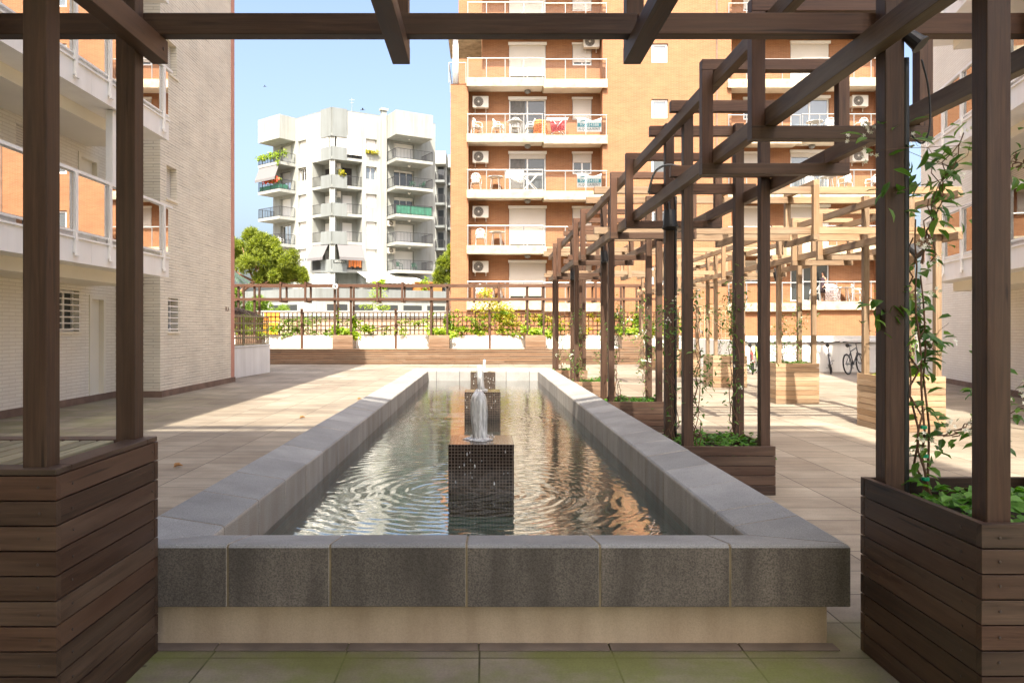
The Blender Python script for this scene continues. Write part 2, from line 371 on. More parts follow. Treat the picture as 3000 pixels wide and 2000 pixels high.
def make_tiles():
    m, nt, b, N, L = mat('courtyard paving')
    uv = N('ShaderNodeUVMap')
    mp = N('ShaderNodeMapping'); mp.inputs['Location'].default_value = (.62, .26, 0); L(uv.outputs[0], mp.inputs['Vector'])
    t = N('ShaderNodeTexBrick'); t.offset = 0; L(mp.outputs[0], t.inputs['Vector'])
    for k, v in (('Scale',1),('Brick Width',.6),('Row Height',.4),('Mortar Size',.0045),('Mortar Smooth',.15),('Bias',0)): t.inputs[k].default_value = v
    t.inputs['Color1'].default_value = (.375,.338,.28,1); t.inputs['Color2'].default_value = (.275,.238,.192,1); t.inputs['Mortar'].default_value = (.05,.04,.03,1)
    n = N('ShaderNodeTexNoise'); n.inputs['Scale'].default_value = .9; n.inputs['Detail'].default_value = 8; n.inputs['Roughness'].default_value = .6; L(uv.outputs[0], n.inputs['Vector'])
    r = ramp(N, [(.3, (.74,.72,.70)), (.7, (1.08,1.05,1.0))]); L(n.outputs['Fac'], r.inputs['Fac'])
    c = mixc(N, L, 1.0, t.outputs['Color'], r.outputs['Color'], 'MULTIPLY')
    # wear stripes and dirt across each row of tiles
    mp2 = N('ShaderNodeMapping'); mp2.inputs['Scale'].default_value = (1.6, 9, 1); L(uv.outputs[0], mp2.inputs['Vector'])
    n2 = N('ShaderNodeTexNoise'); n2.inputs['Scale'].default_value = 1; n2.inputs['Detail'].default_value = 6; L(mp2.outputs[0], n2.inputs['Vector'])
    r2 = ramp(N, [(.35, (.80,.78,.76)), (.62, (1.05,1.04,1.02))]); L(n2.outputs['Fac'], r2.inputs['Fac'])
    c = mixc(N, L, .8, c, r2.outputs['Color'], 'MULTIPLY')
    # moss, patchy, in the damp part of the yard that the buildings keep out of the sun
    n3 = N('ShaderNodeTexNoise'); n3.inputs['Scale'].default_value = 1.7; n3.inputs['Detail'].default_value = 6; n3.inputs['Roughness'].default_value = .65; L(uv.outputs[0], n3.inputs['Vector'])
    r3 = ramp(N, [(.36, (0,0,0)), (.58, (1,1,1))]); L(n3.outputs['Fac'], r3.inputs['Fac'])
    sp = N('ShaderNodeSeparateXYZ'); L(uv.outputs[0], sp.inputs[0])
    my = N('ShaderNodeMapRange'); L(sp.outputs[1], my.inputs['Value']); my.inputs['From Min'].default_value = 3.9; my.inputs['From Max'].default_value = 3.35; my.clamp = True
    mx_ = N('ShaderNodeMapRange'); L(sp.outputs[0], mx_.inputs['Value']); mx_.inputs['From Min'].default_value = -4.6; mx_.inputs['From Max'].default_value = -6.2
    my2 = N('ShaderNodeMapRange'); L(sp.outputs[1], my2.inputs['Value']); my2.inputs['From Min'].default_value = 19; my2.inputs['From Max'].default_value = 12
    ml = N('ShaderNodeMath', operation='MULTIPLY'); L(mx_.outputs[0], ml.inputs[0]); L(my2.outputs[0], ml.inputs[1])
    ml2 = N('ShaderNodeMath', operation='MULTIPLY'); L(ml.outputs[0], ml2.inputs[0]); ml2.inputs[1].default_value = .55
    mxx = N('ShaderNodeMath', operation='MAXIMUM'); L(my.outputs[0], mxx.inputs[0]); L(ml2.outputs[0], mxx.inputs[1])
    fm = N('ShaderNodeMath', operation='MULTIPLY'); L(r3.outputs['Color'], fm.inputs[0]); L(mxx.outputs[0], fm.inputs[1])
    fm2 = N('ShaderNodeMath', operation='MULTIPLY'); L(fm.outputs[0], fm2.inputs[0]); fm2.inputs[1].default_value = .85
    c = mixc(N, L, fm2.outputs[0], c, (.19,.21,.05))
    n4 = N('ShaderNodeTexNoise'); n4.inputs['Scale'].default_value = 90; n4.inputs['Detail'].default_value = 3; L(uv.outputs[0], n4.inputs['Vector'])
    r4 = ramp(N, [(.3, (.86,.86,.86)), (.7, (1.06,1.06,1.06))]); L(n4.outputs['Fac'], r4.inputs['Fac'])
    c = mixc(N, L, 1.0, c, r4.outputs['Color'], 'MULTIPLY')
    v6 = N('ShaderNodeTexVoronoi'); v6.inputs['Scale'].default_value = 2.3; L(uv.outputs[0], v6.inputs['Vector'])
    r6 = ramp(N, [(.018, (.25,.22,.18)), (.035, (1,1,1))]); L(v6.outputs['Distance'], r6.inputs['Fac'])
    c = mixc(N, L, .8, c, r6.outputs['Color'], 'MULTIPLY')
    n7 = N('ShaderNodeTexNoise'); n7.inputs['Scale'].default_value = .35; n7.inputs['Detail'].default_value = 9; n7.inputs['Roughness'].default_value = .7; L(uv.outputs[0], n7.inputs['Vector'])
    r7 = ramp(N, [(.40, (.62,.58,.54)), (.56, (1,1,1))]); L(n7.outputs['Fac'], r7.inputs['Fac'])
    c = mixc(N, L, .75, c, r7.outputs['Color'], 'MULTIPLY')
    L(c, b.inputs['Base Color']); b.inputs['Roughness'].default_value = .72
    bp = N('ShaderNodeBump'); bp.inputs['Strength'].default_value = .6; bp.inputs['Distance'].default_value = .008; bp.invert = True
    L(t.outputs['Fac'], bp.inputs['Height'])
    bp2 = N('ShaderNodeBump'); bp2.inputs['Strength'].default_value = .15; bp2.inputs['Distance'].default_value = .004; L(n4.outputs['Fac'], bp2.inputs['Height']); L(bp.outputs['Normal'], bp2.inputs['Normal'])
    L(bp2.outputs['Normal'], b.inputs['Normal'])
    return m
M['tiles'] = make_tiles()

def make_stone(name, base, dark, stain, stain_amt, speck=.5):
    m, nt, b, N, L = mat(name)
    tc = N('ShaderNodeTexCoord'); g = N('ShaderNodeNewGeometry'); uv = N('ShaderNodeUVMap')
    n = N('ShaderNodeTexNoise'); n.inputs['Scale'].default_value = 3; n.inputs['Detail'].default_value = 8; L(tc.outputs['Object'], n.inputs['Vector'])
    r = ramp(N, [(.3, dark), (.7, base)]); L(n.outputs['Fac'], r.inputs['Fac'])
    mr = N('ShaderNodeMapRange'); L(g.outputs['Random Per Island'], mr.inputs['Value']); mr.inputs['To Min'].default_value = .86; mr.inputs['To Max'].default_value = 1.14
    hs = N('ShaderNodeHueSaturation'); L(mr.outputs[0], hs.inputs['Value']); L(r.outputs['Color'], hs.inputs['Color'])
    c = hs.outputs['Color']
    n2 = N('ShaderNodeTexNoise'); n2.inputs['Scale'].default_value = 160; n2.inputs['Detail'].default_value = 2; L(tc.outputs['Object'], n2.inputs['Vector'])
    r2 = ramp(N, [(.34, (1-speck*.5,)*3), (.5, (1,1,1)), (.72, (1+speck*.5,)*3)]); L(n2.outputs['Fac'], r2.inputs['Fac'])
    c = mixc(N, L, 1.0, c, r2.outputs['Color'], 'MULTIPLY')
    vo = N('ShaderNodeTexVoronoi'); vo.inputs['Scale'].default_value = 34; L(tc.outputs['Object'], vo.inputs['Vector'])
    r5 = ramp(N, [(.04, (1,1,1)), (.075, (0,0,0))]); L(vo.outputs['Distance'], r5.inputs['Fac'])
    f5 = N('ShaderNodeMath', operation='MULTIPLY'); L(r5.outputs['Color'], f5.inputs[0]); f5.inputs[1].default_value = .5*speck
    c = mixc(N, L, f5.outputs[0], c, (.40,.36,.28))
    if stain_amt:
        mp = N('ShaderNodeMapping'); mp.inputs['Scale'].default_value = (7, 7, .9); L(tc.outputs['Object'], mp.inputs['Vector'])
        n3 = N('ShaderNodeTexNoise'); n3.inputs['Scale'].default_value = 1.2; n3.inputs['Detail'].default_value = 7; L(mp.outputs[0], n3.inputs['Vector'])
        r3 = ramp(N, [(.32, (0,0,0)), (.62, (1,1,1))]); L(n3.outputs['Fac'], r3.inputs['Fac'])
        f3 = N('ShaderNodeMath', operation='MULTIPLY'); L(r3.outputs['Color'], f3.inputs[0]); f3.inputs[1].default_value = stain_amt
        c = mixc(N, L, f3.outputs[0], c, stain)
    L(c, b.inputs['Base Color']); b.inputs['Roughness'].default_value = .8
    bp = N('ShaderNodeBump'); bp.inputs['Strength'].default_value = .35; bp.inputs['Distance'].default_value = .003; L(n2.outputs['Fac'], bp.inputs['Height']); L(bp.outputs['Normal'], b.inputs['Normal'])
    return m
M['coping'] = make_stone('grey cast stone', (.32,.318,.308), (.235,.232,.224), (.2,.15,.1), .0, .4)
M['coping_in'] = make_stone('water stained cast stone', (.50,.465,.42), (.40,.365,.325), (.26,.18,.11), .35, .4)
M['coping_front'] = make_stone('damp cast stone darkened for shade', (.205,.178,.152), (.138,.12,.102), (.048,.041,.035), .62, .8)  # damp stains, over a base darkened to paint in the front's shade
M['grout'] = flat('beige grout', (.25,.20,.12), .9, noise=.4, nscale=9)
M['grout_dark'] = flat('dark open joint', (.055,.05,.045), .95, noise=.3, nscale=9)
M['base_render'] = make_stone('cream rendered base', (.62,.50,.36), (.52,.41,.29), (.24,.16,.09), .30, .15)
M['mosaic_dark'] = brick('brown mosaic', (.018,.012,.009), (.032,.021,.016), (.16,.125,.10), .0246, .0246, .0028, offset=0, rough=.12, bump=.6, vary=.2)
M['mosaic_pool'] = brick('green grey pool mosaic', (.15,.33,.30), (.19,.37,.335), (.34,.44,.40), .0246, .0246, .0028, offset=0, rough=.35, bump=.3, vary=.3)

def make_water(centres):
    m, nt, b, N, L = mat('rippled pool water'); nt.nodes.remove(b)
    tc = N('ShaderNodeTexCoord'); total = None
    def add(a, b_):
        if a is None: return b_
        n = N('ShaderNodeMath', operation='ADD'); L(a, n.inputs[0]); L(b_, n.inputs[1]); return n.outputs[0]
    for (cx, cy, fq, amp, dec) in centres:
        d = N('ShaderNodeVectorMath', operation='DISTANCE'); L(tc.outputs['Object'], d.inputs[0]); d.inputs[1].default_value = (cx, cy, 0)
        nz = N('ShaderNodeTexNoise'); nz.inputs['Scale'].default_value = 2.2; nz.inputs['Detail'].default_value = 2; L(tc.outputs['Object'], nz.inputs['Vector'])
        a1 = N('ShaderNodeMath', operation='MULTIPLY_ADD'); L(nz.outputs['Fac'], a1.inputs[0]); a1.inputs[1].default_value = .22; L(d.outputs['Value'], a1.inputs[2])
        a2 = N('ShaderNodeMath', operation='MULTIPLY'); L(a1.outputs[0], a2.inputs[0]); a2.inputs[1].default_value = fq
        s = N('ShaderNodeMath', operation='SINE'); L(a2.outputs[0], s.inputs[0])
        e = N('ShaderNodeMath', operation='MULTIPLY_ADD'); L(d.outputs['Value'], e.inputs[0]); e.inputs[1].default_value = dec; e.inputs[2].default_value = .6
        q = N('ShaderNodeMath', operation='DIVIDE'); L(s.outputs[0], q.inputs[0]); L(e.outputs[0], q.inputs[1])
        q2 = N('ShaderNodeMath', operation='MULTIPLY'); L(q.outputs[0], q2.inputs[0]); q2.inputs[1].default_value = amp
        total = add(total, q2.outputs[0])
    for sc, amp, st in ((3.0, 1.5, (1,2.4,1)), (9, .8, (1,2.0,1)), (26, .10, (1,1.4,1))):
        mp = N('ShaderNodeMapping'); mp.inputs['Scale'].default_value = st; L(tc.outputs['Object'], mp.inputs['Vector'])
        n = N('ShaderNodeTexNoise'); n.inputs['Scale'].default_value = sc; n.inputs['Detail'].default_value = 3; n.inputs['Distortion'].default_value = .6; L(mp.outputs[0], n.inputs['Vector'])
        k = N('ShaderNodeMath', operation='MULTIPLY'); L(n.outputs['Fac'], k.inputs[0]); k.inputs[1].default_value = amp
        total = add(total, k.outputs[0])
    bp = N('ShaderNodeBump'); bp.inputs['Strength'].default_value = .85; bp.inputs['Distance'].default_value = .0018; L(total, bp.inputs['Height'])
    fr = N('ShaderNodeFresnel'); fr.inputs['IOR'].default_value = 1.8; L(bp.outputs['Normal'], fr.inputs['Normal'])
    fa = N('ShaderNodeMath', operation='MULTIPLY_ADD'); L(fr.outputs[0], fa.inputs[0]); fa.inputs[1].default_value = .85; fa.inputs[2].default_value = .35; fa.use_clamp = True
    gl = N('ShaderNodeBsdfGlossy'); gl.inputs['Roughness'].default_value = .015; L(bp.outputs['Normal'], gl.inputs['Normal'])
    tr = N('ShaderNodeBsdfTransparent'); tr.inputs['Color'].default_value = (.66,.84,.78,1)
    mx = N('ShaderNodeMixShader'); L(fa.outputs[0], mx.inputs[0]); L(tr.outputs[0], mx.inputs[1]); L(gl.outputs[0], mx.inputs[2])
    L(mx.outputs[0], nt.nodes['Material Output'].inputs['Surface'])
    return m
def make_foam(name='falling water', white=.45):
    m, nt, b, N, L = mat(name)
    tc = N('ShaderNodeTexCoord')
    mp = N('ShaderNodeMapping'); mp.inputs['Scale'].default_value = (38, 38, 7); L(tc.outputs['Object'], mp.inputs['Vector'])
    n = N('ShaderNodeTexNoise'); n.inputs['Scale'].default_value = 1; n.inputs['Detail'].default_value = 5; n.inputs['Distortion'].default_value = .8; L(mp.outputs[0], n.inputs['Vector'])
    b.inputs['Base Color'].default_value = (.86,.87,.88,1); b.inputs['Roughness'].default_value = .15
    bp = N('ShaderNodeBump'); bp.inputs['Strength'].default_value = 1; bp.inputs['Distance'].default_value = .012; L(n.outputs['Fac'], bp.inputs['Height']); L(bp.outputs['Normal'], b.inputs['Normal'])
    tr = N('ShaderNodeBsdfTransparent'); tr.inputs['Color'].default_value = (.92,.94,.95,1)
    r = ramp(N, [(.38, (white*.35,)*3), (.68, (min(1, white*1.7),)*3)]); L(n.outputs['Fac'], r.inputs['Fac'])
    gl = N('ShaderNodeBsdfGlossy'); gl.inputs['Roughness'].default_value = .05; L(bp.outputs['Normal'], gl.inputs['Normal'])
    mx = N('ShaderNodeMixShader'); L(r.outputs['Color'], mx.inputs[0]); L(tr.outputs[0], mx.inputs[1]); L(b.outputs[0], mx.inputs[2])
    fr = N('ShaderNodeFresnel'); fr.inputs['IOR'].default_value = 1.33; L(bp.outputs['Normal'], fr.inputs['Normal'])
    m2 = N('ShaderNodeMixShader'); L(fr.outputs[0], m2.inputs[0]); L(mx.outputs[0], m2.inputs[1]); L(gl.outputs[0], m2.inputs[2])
    L(m2.outputs[0], nt.nodes['Material Output'].inputs['Surface'])
    return m
M['foam'] = make_foam(white=1.1)
M['drops'] = make_foam('water droplets', .6)

def text(name, s, size, to_world, mt, parent, ext=.003, spacing=1.0):
    """Lettering as flat extruded mesh; to_world maps (x right, y up, d out)."""
    cu = bpy.data.curves.new(name, 'FONT'); cu.body = s; cu.size = size; cu.extrude = ext; cu.align_x = 'CENTER'; cu.align_y = 'CENTER'; cu.space_character = spacing
    tmp = bpy.data.objects.new(name, cu); me = bpy.data.meshes.new_from_object(tmp); bpy.data.objects.remove(tmp)
    off = WLOC.get(parent.name, V((0,0,0)))
    for v in me.vertices: v.co = V(to_world(v.co.x, v.co.y, v.co.z)) - off
    me.materials.clear(); me.materials.append(mt)
    o = bpy.data.objects.new(name, me); COL.objects.link(o); o.parent = parent; WLOC[o.name] = off
    return o
# ------------------------------------------------------------------ ground
g = MB(); e = 300
g.face([(-e,-e,0),(e,-e,0),(e,e,0),(-e,e,0)])
tag(g.build('ground', M['tiles']), kind='structure')

# ------------------------------------------------------------------ raised pool
FX0, FX1, FY0, FY1, RW = -1.722, 1.668, 3.41, 18.62, .36
fountain = thing('raised_pool', 'long raised rectangular pool with a wide grey stone coping', 'pool', (0, 11, 0))
b_ = MB(); q = .075
b_.box(FX0+q, FX1-q, FY0+q, FY0+.30, 0, .20); b_.box(FX0+q, FX1-q, FY1-.30, FY1-q, 0, .20)
b_.box(FX0+q, FX0+.30, FY0+.30, FY1-.30, 0, .20); b_.box(FX1-.30, FX1-q, FY0+.30, FY1-.30, 0, .20)
b_.build('base_wall', M['base_render'], fountain, bevel=.006)
# coping profile: a = distance in from the outer face, z
PROF = [(0,.200),(0,.468),(.006,.476),(.020,.483),(RW-.016,.432),(RW-.004,.424),(RW,.412),(RW,.150),(RW-.11,.150),(RW-.11,.200)]
def coping_stone(mb, side, t0, t1, m0=0, m1=0, infl=0, jig=0):
    pts = []
    for end, t, mm in ((0, t0, m0), (1, t1, m1)):
        for (a, z) in PROF:
            aa = min(max(a, infl), RW-infl); zz = z - infl if z > .3 else z
            tt = t + mm*aa
            zz += jig
            if side == 'front': p = (tt, FY0+aa, zz)
            elif side == 'back': p = (tt, FY1-aa, zz)
            elif side == 'left': p = (FX0+aa, tt, zz)
            else: p = (FX1-aa, tt, zz)
            pts.append(p)
    n = len(PROF); i0 = len(mb.v)
    fs = [tuple(range(n))[::-1], tuple(range(n, 2*n))] + [(k, (k+1)%n, n+(k+1)%n, n+k) for k in range(n)]
    mb.solid(pts, fs)
cp = MB(); cin = MB(); cf = MB(); gr = MB(); G = .0045
fj = [FX0, -1.166, -.70, -.08, .527, 1.119, FX1]
for i in range(6):
    m0 = 1 if i == 0 else 0; m1 = -1 if i == 5 else 0
    coping_stone(cf, 'front', fj[i]+(G if i else .002), fj[i+1]-(G if i < 5 else .002), m0, m1, 0, R.uniform(-.0015, .0015))
n = 6; st = (FX1-FX0)/n
for i in range(n):
    coping_stone(cp, 'back', FX0+i*st+G, FX0+(i+1)*st-G, 1 if i == 0 else 0, -1 if i == n-1 else 0)
for side, first in (('left', .60), ('right', .31)):
    ys = [FY0, 3.945]; y = 3.945 + first
    while y < FY1 - .55: ys.append(y); y += .607
    ys.append(FY1)
    for i in range(len(ys)-1):
        coping_stone(cp, side, ys[i]+G*1.15, ys[i+1]-G*1.15, 1 if i == 0 else 0, -1 if i == len(ys)-2 else 0, 0, R.uniform(-.002, .002))
for side, t0, t1 in (('front', FX0+.004, FX1-.004), ('back', FX0+.004, FX1-.004), ('left', FY0+.004, FY1-.004), ('right', FY0+.004, FY1-.004)):
    gr.m = 0 if side == 'front' else 1
    coping_stone(gr, side, t0, t1, 1, -1, .005 if side == 'front' else .008)
# outer front faces are damp, with shade painted into their colour; tops are clean
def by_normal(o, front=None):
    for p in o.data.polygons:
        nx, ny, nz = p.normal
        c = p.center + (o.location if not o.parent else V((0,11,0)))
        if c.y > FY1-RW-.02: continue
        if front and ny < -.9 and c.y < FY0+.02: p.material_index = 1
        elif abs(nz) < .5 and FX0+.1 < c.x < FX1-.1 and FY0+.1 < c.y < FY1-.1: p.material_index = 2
def fix_normals(o):
    import bmesh
    bm = bmesh.new(); bm.from_mesh(o.data); bmesh.ops.recalc_face_normals(bm, faces=bm.faces); bm.to_mesh(o.data); bm.free()
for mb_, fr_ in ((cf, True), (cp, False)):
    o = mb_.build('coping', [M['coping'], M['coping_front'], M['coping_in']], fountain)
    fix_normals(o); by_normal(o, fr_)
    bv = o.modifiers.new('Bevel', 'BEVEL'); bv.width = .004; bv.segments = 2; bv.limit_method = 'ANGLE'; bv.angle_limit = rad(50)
sk_ = MB(); xs_ = [-2.3 + (.6*k+.46) for k in range(0, 7)]
for a_, c_ in zip([-1.66, -1.225, -.625, -.025, .575, 1.175], [-1.225, -.625, -.025, .575, 1.175, 1.62]): sk_.box(a_+.004, c_-.004, FY0-.002, FY0+q-.001, .002, .007)
sk_.build('skirting_tile', M['skirting'], fountain)
gr.build('joint_grout', [M['grout'], M['grout_dark']], fountain)
bs = MB(); ix0, ix1, iy0, iy1 = FX0+RW-.05, FX1-RW+.05, FY0+RW-.05, FY1-RW+.05
bs.face([(ix0,iy0,.02),(ix1,iy0,.02),(ix1,iy1,.02),(ix0,iy1,.02)])
bs.face([(ix0,iy0,.02),(ix1,iy0,.02),(ix1,iy0,.196),(ix0,iy0,.196)]); bs.face([(ix0,iy1,.02),(ix1,iy1,.02),(ix1,iy1,.196),(ix0,iy1,.196)])
bs.face([(ix0,iy0,.02),(ix0,iy1,.02),(ix0,iy1,.196),(ix0,iy0,.196)]); bs.face([(ix1,iy0,.02),(ix1,iy1,.02),(ix1,iy1,.196),(ix1,iy0,.196)])
bs.build('basin', M['mosaic_pool'], fountain)
WZ = .194
BLK = [(-.022, 5.76), (-.022, 10.5), (-.022, 15.24)]
M['water'] = make_water([(-.30, 5.95, 58, .75, 1.3), (.12, 5.66, 72, .5, 1.7), (-.35, 10.6, 60, .7, 1.3), (-.02, 15.5, 62, .6, 1.4)])
w = MB(); w.face([(ix0+.002,iy0+.002,WZ),(ix1-.002,iy0+.002,WZ),(ix1-.002,iy1-.002,WZ),(ix0+.002,iy1-.002,WZ)])
tag(w.build('water', M['water']), kind='structure')
pos = ['nearest the camera', 'in the middle of the pool', 'at the far end of the pool']
for i, (cx, y) in enumerate(BLK):
    b_ = MB(); hw = .252
    # side by side tile faces, mapped so that the tiles are whole at the edges
    b_.box(cx-hw, cx+hw, y, y+.505, .02, .575)
    o = b_.build('fountain_block', M['mosaic_dark'], bevel=.003, loc=(cx, y+.25, .02))
    for l in o.data.uv_layers[0].data: l.uv = (l.uv[0]-(cx-hw), l.uv[1]-.575)
    for p in o.data.polygons:
        if abs(p.normal.x) > .5 or abs(p.normal.z) > .5:
            for li in p.loop_indices:
                l = o.data.uv_layers[0].data[li]
                v = o.data.vertices[o.data.loops[li].vertex_index].co
                l.uv = (v.y+.25, v.z+.02-.575) if abs(p.normal.x) > .5 else (v.x+hw, v.y+.25)
    tag(o, 'brown mosaic cube with a water spout, the one ' + pos[i], 'fountain block', 'mosaic fountain blocks')
def jet(cx, y, h, wd, lean, name_label, seed, bulb=1.0):
    rr = random.Random(seed)
    t = thing('water_jet', name_label, 'water jet', (cx, y, .577), 'water jets')
    N_ = 18; prof = []
    for k in range(N_):
        f = k/(N_-1)
        # wide skirt of falling water closing into a rounded head
        r_ = wd/2*(.80 + .22*math.sin(f*2.6)*bulb) * (1 if f < .78 else math.sqrt(max(.02, 1-((f-.78)/.24)**2)))
        prof.append((r_, f*h))
    ph = [rr.uniform(0, 6.28) for _ in range(6)]
    def wob(i, k):
        a = 2*math.pi*k/28; f = i/(N_-1)
        return 1 + (1-f)*.10*math.sin(3*a+ph[0]) + .05*math.sin(7*a+ph[1]+i*.25) + .035*math.sin(11*a+ph[2]-i*.4) + rr.uniform(-.02,.02)
    mb = MB(P=lambda x, yy, z: (x + lean*(z-.577)/h*.5, yy, z))
    mb.lathe(prof, (cx, y, .577), 28, 'z', wob)
    mb.build('water_column', M['foam'], t, smooth=True)
    mb = MB(P=lambda x, yy, z: (x + lean*(z-.577)/h*.5 + .012, yy, z))
    mb.lathe([(wd*.15, 0), (wd*.13, h*.5), (wd*.17, h*.8), (wd*.1, h*.93)], (cx+.01, y, .577), 14, 'z', lambda i, k: 1+rr.uniform(-.12,.12))
    mb.build('inner_spout', M['foam'], t, smooth=True)
    d = MB()
    for k in range(46):
        a = rr.uniform(0, 6.28); q_ = rr.uniform(.0, 1)
        px_, py_ = cx + math.cos(a)*wd*rr.uniform(.45, 1.0), y + math.sin(a)*wd*rr.uniform(.4, .9)
        if q_ < .5: pz = .58 + rr.uniform(0, .03)
        else:
            px_ = cx + rr.uniform(-.22, .22); py_ = y - .255 - rr.uniform(.0, .05); pz = rr.uniform(.22, .54)
        s_ = rr.uniform(.003, .0075)
        d.lathe([(s_*.3, -s_*2), (s_, -s_*.6), (s_*.8, s_*.6), (s_*.15, s_*2.6)], (px_, py_, pz), 6)
    tag(d.build('splash_drops', M['drops'], t, smooth=True), kind='stuff')
    sk = MB()
    rr2 = [rr.uniform(.7, 1.3) for _ in range(24)]
    sk.lathe([(wd*.85, .002), (wd*.75, .008), (wd*.55, .016), (wd*.4, .02)], (cx, y, .576), 24, 'z', lambda i, k: rr2[k]*(1 if i < 2 else 1))
    sk.build('splash_foam', M['foam'], t, smooth=True)
jet(-.035, 6.02, .385, .132, -.02, 'tall foaming water jet bubbling on the nearest mosaic cube', 3)
jet(-.045, 10.75, .365, .105, -.04, 'narrow foaming water jet on the middle mosaic cube', 4, .5)
jet(.0, 15.5, .25, .075, .02, 'thin distant water jet on the farthest mosaic cube', 5, .2)
# a few drops standing on the water in front of the near block
# ------------------------------------------------------------------ planters
def planter(name_label, x0, x1, y0, y1, z1, z0=0, m='wood_plank', soil=True, slats=False, screws=False, bev=.003, group='wooden plant boxes'):
    t = thing('planter_box', name_label, 'planter', ((x0+x1)/2, (y0+y1)/2, z0), group)
    bh = .0885; n = max(2, round((z1-z0)/bh)); bh = (z1-z0)/n; th = .03; gap = .0055
    mm = [M[m], M['screw']]
    for side in ('front', 'back', 'left', 'right'):
        p = MB()
        for k in range(n):
            a, c = z0+k*bh+gap/2, z0+(k+1)*bh-gap/2
            j = R.uniform(-.0012, .0012)
            if side == 'front': p.box(x0, x1, y0+j, y0+th, a, c, wood=True)
            elif side == 'back': p.box(x0, x1, y1-th, y1+j, a, c, wood=True)
            elif side == 'left': p.box(x0+.0015+j, x0+th, y0+th+.001, y1-th-.001, a, c, wood=True)
            else: p.box(x1-th, x1-.0015+j, y0+th+.001, y1-th-.001, a, c, wood=True)
            if screws:
                p.m = 1
                zc = (a+c)/2
                for f in (.07, .93):
                    zz = zc + R.uniform(-.006, .006)
                    if side in ('front', 'back'):
                        xx = x0+(x1-x0)*f+R.uniform(-.004,.004); yy = y0-.0025 if side == 'front' else y1+.0025
                        p.lathe([(.0052, -.002), (.0052, .0005), (.003, .001)], (xx, yy, zz), 8, 'y')
                    else:
                        yy = y0+(y1-y0)*(.13 if f < .5 else .93)+R.uniform(-.004,.004); xx = x0-.0012 if side == 'left' else x1+.0012
                        p.lathe([(.0052, -.002), (.0052, .0005), (.003, .001)], (xx, yy, zz), 8, 'x')
                p.m = 0
        p.build('side_panel', mm, t, bevel=bev)
    l = MB(); q = th+.004
    l.box(x0+q, x1-q, y0+q, y1-q, z0+.005, z1-(.10 if soil else .06))
    l.build('soil' if soil else 'liner', M['soil'] if soil else M['black'], t)
    if slats:
        s = MB(); fw = .10
        rim = MB()
        rim.box(x0+.002, x1-.002, y0+.002, y0+fw, z1+.001, z1+.022, wood=True); rim.box(x0+.002, x1-.002, y1-fw, y1-.002, z1+.001, z1+.022, wood=True)
        rim.box(x0+.002, x0+fw, y0+fw+.002, y1-fw-.002, z1+.001, z1+.022, wood=True); rim.box(x1-fw, x1-.002, y0+fw+.002, y1-fw-.002, z1+.001, z1+.022, wood=True)
        rim.build('top_frame', M['wood_plank'], t, bevel=.003)
        xx = x0+fw+.014
        while xx + .05 < x1-fw:
            s.box(xx, xx+.062, y0+fw+.004, y1-fw-.004, z1-.002, z1+.018, wood=True); xx += .076
        s.build('lid_slat', M['wood_grey'], t, bevel=.003)
    return t
A0, A1 = 1.717, 2.560     # first column of planters (beside the pool)
planter('tall dark plant box at the left edge with a slatted lid', -2.335, -1.478, 2.595, 3.405, .955, slats=True, soil=False, screws=True)
planter('tall dark plant box at the right edge holding jasmine', A0, A1, 2.59, 3.425, .792, screws=True)
ordi = ['nearest of the low boxes beside the pool', 'second of the low boxes beside the pool', 'third of the low boxes beside the pool', 'farthest of the low boxes beside the pool']
for k in (1, 2, 3, 4):
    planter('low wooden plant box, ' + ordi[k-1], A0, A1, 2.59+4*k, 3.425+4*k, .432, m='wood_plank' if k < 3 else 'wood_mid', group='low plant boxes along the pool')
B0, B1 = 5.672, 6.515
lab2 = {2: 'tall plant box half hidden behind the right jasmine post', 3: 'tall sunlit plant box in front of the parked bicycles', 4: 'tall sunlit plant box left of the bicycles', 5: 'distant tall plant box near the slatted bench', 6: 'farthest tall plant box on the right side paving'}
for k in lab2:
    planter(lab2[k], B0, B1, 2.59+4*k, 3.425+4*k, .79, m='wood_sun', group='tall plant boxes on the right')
# ------------------------------------------------------------------ pergolas
def hoop_y(t, m, x0, x1, y, z0, z1, w_=.082):   # frame standing across a Y-running pergola
    p = MB(); h = .08
    p.box(x0, x1, y, y+w_, z0, z0+h, wood=True); p.box(x0, x1, y, y+w_, z1-h, z1, wood=True)
    p.box(x0, x0+w_, y+.0015, y+w_-.0015, z0+h, z1-h, wood=True); p.box(x1-w_, x1, y+.0015, y+w_-.0015, z0+h, z1-h, wood=True)
    p.build('hoop_frame', m, t, bevel=.003)
def hoop_x(t, m, x, y0, y1, z0, z1, w_=.082):
    p = MB(); h = .078
    p.box(x, x+w_, y0, y1, z0, z0+h, wood=True); p.box(x, x+w_, y0, y1, z1-h, z1, wood=True)
    p.box(x+.0015, x+w_-.0015, y0, y0+w_, z0+h, z1-h, wood=True); p.box(x+.0015, x+w_-.0015, y1-w_, y1, z0+h, z1-h, wood=True)
    p.build('hoop_frame', m, t, bevel=.003)
def beam(t, m, nm, *bx):
    p = MB(); p.box(*bx, wood=True); x0, x1, y0, y1, z0, z1 = bx; p.m = 1
    if x1-x0 > y1-y0:
        for x in (x0+.165, x1-.185): p.lathe([(.009,-.003),(.009,.001),(.004,.002)], (x, y0-.001, (z0+z1)/2), 8, 'y')
    else:
        for y in (y0+.33, y1-.05): p.lathe([(.009,-.003),(.009,.001),(.004,.002)], (x1+.001 if x0 < 0 else x0-.001, y, (z0+z1)/2), 8, 'x')
    p.build(nm, [m, M['screw']], t, bevel=.003)
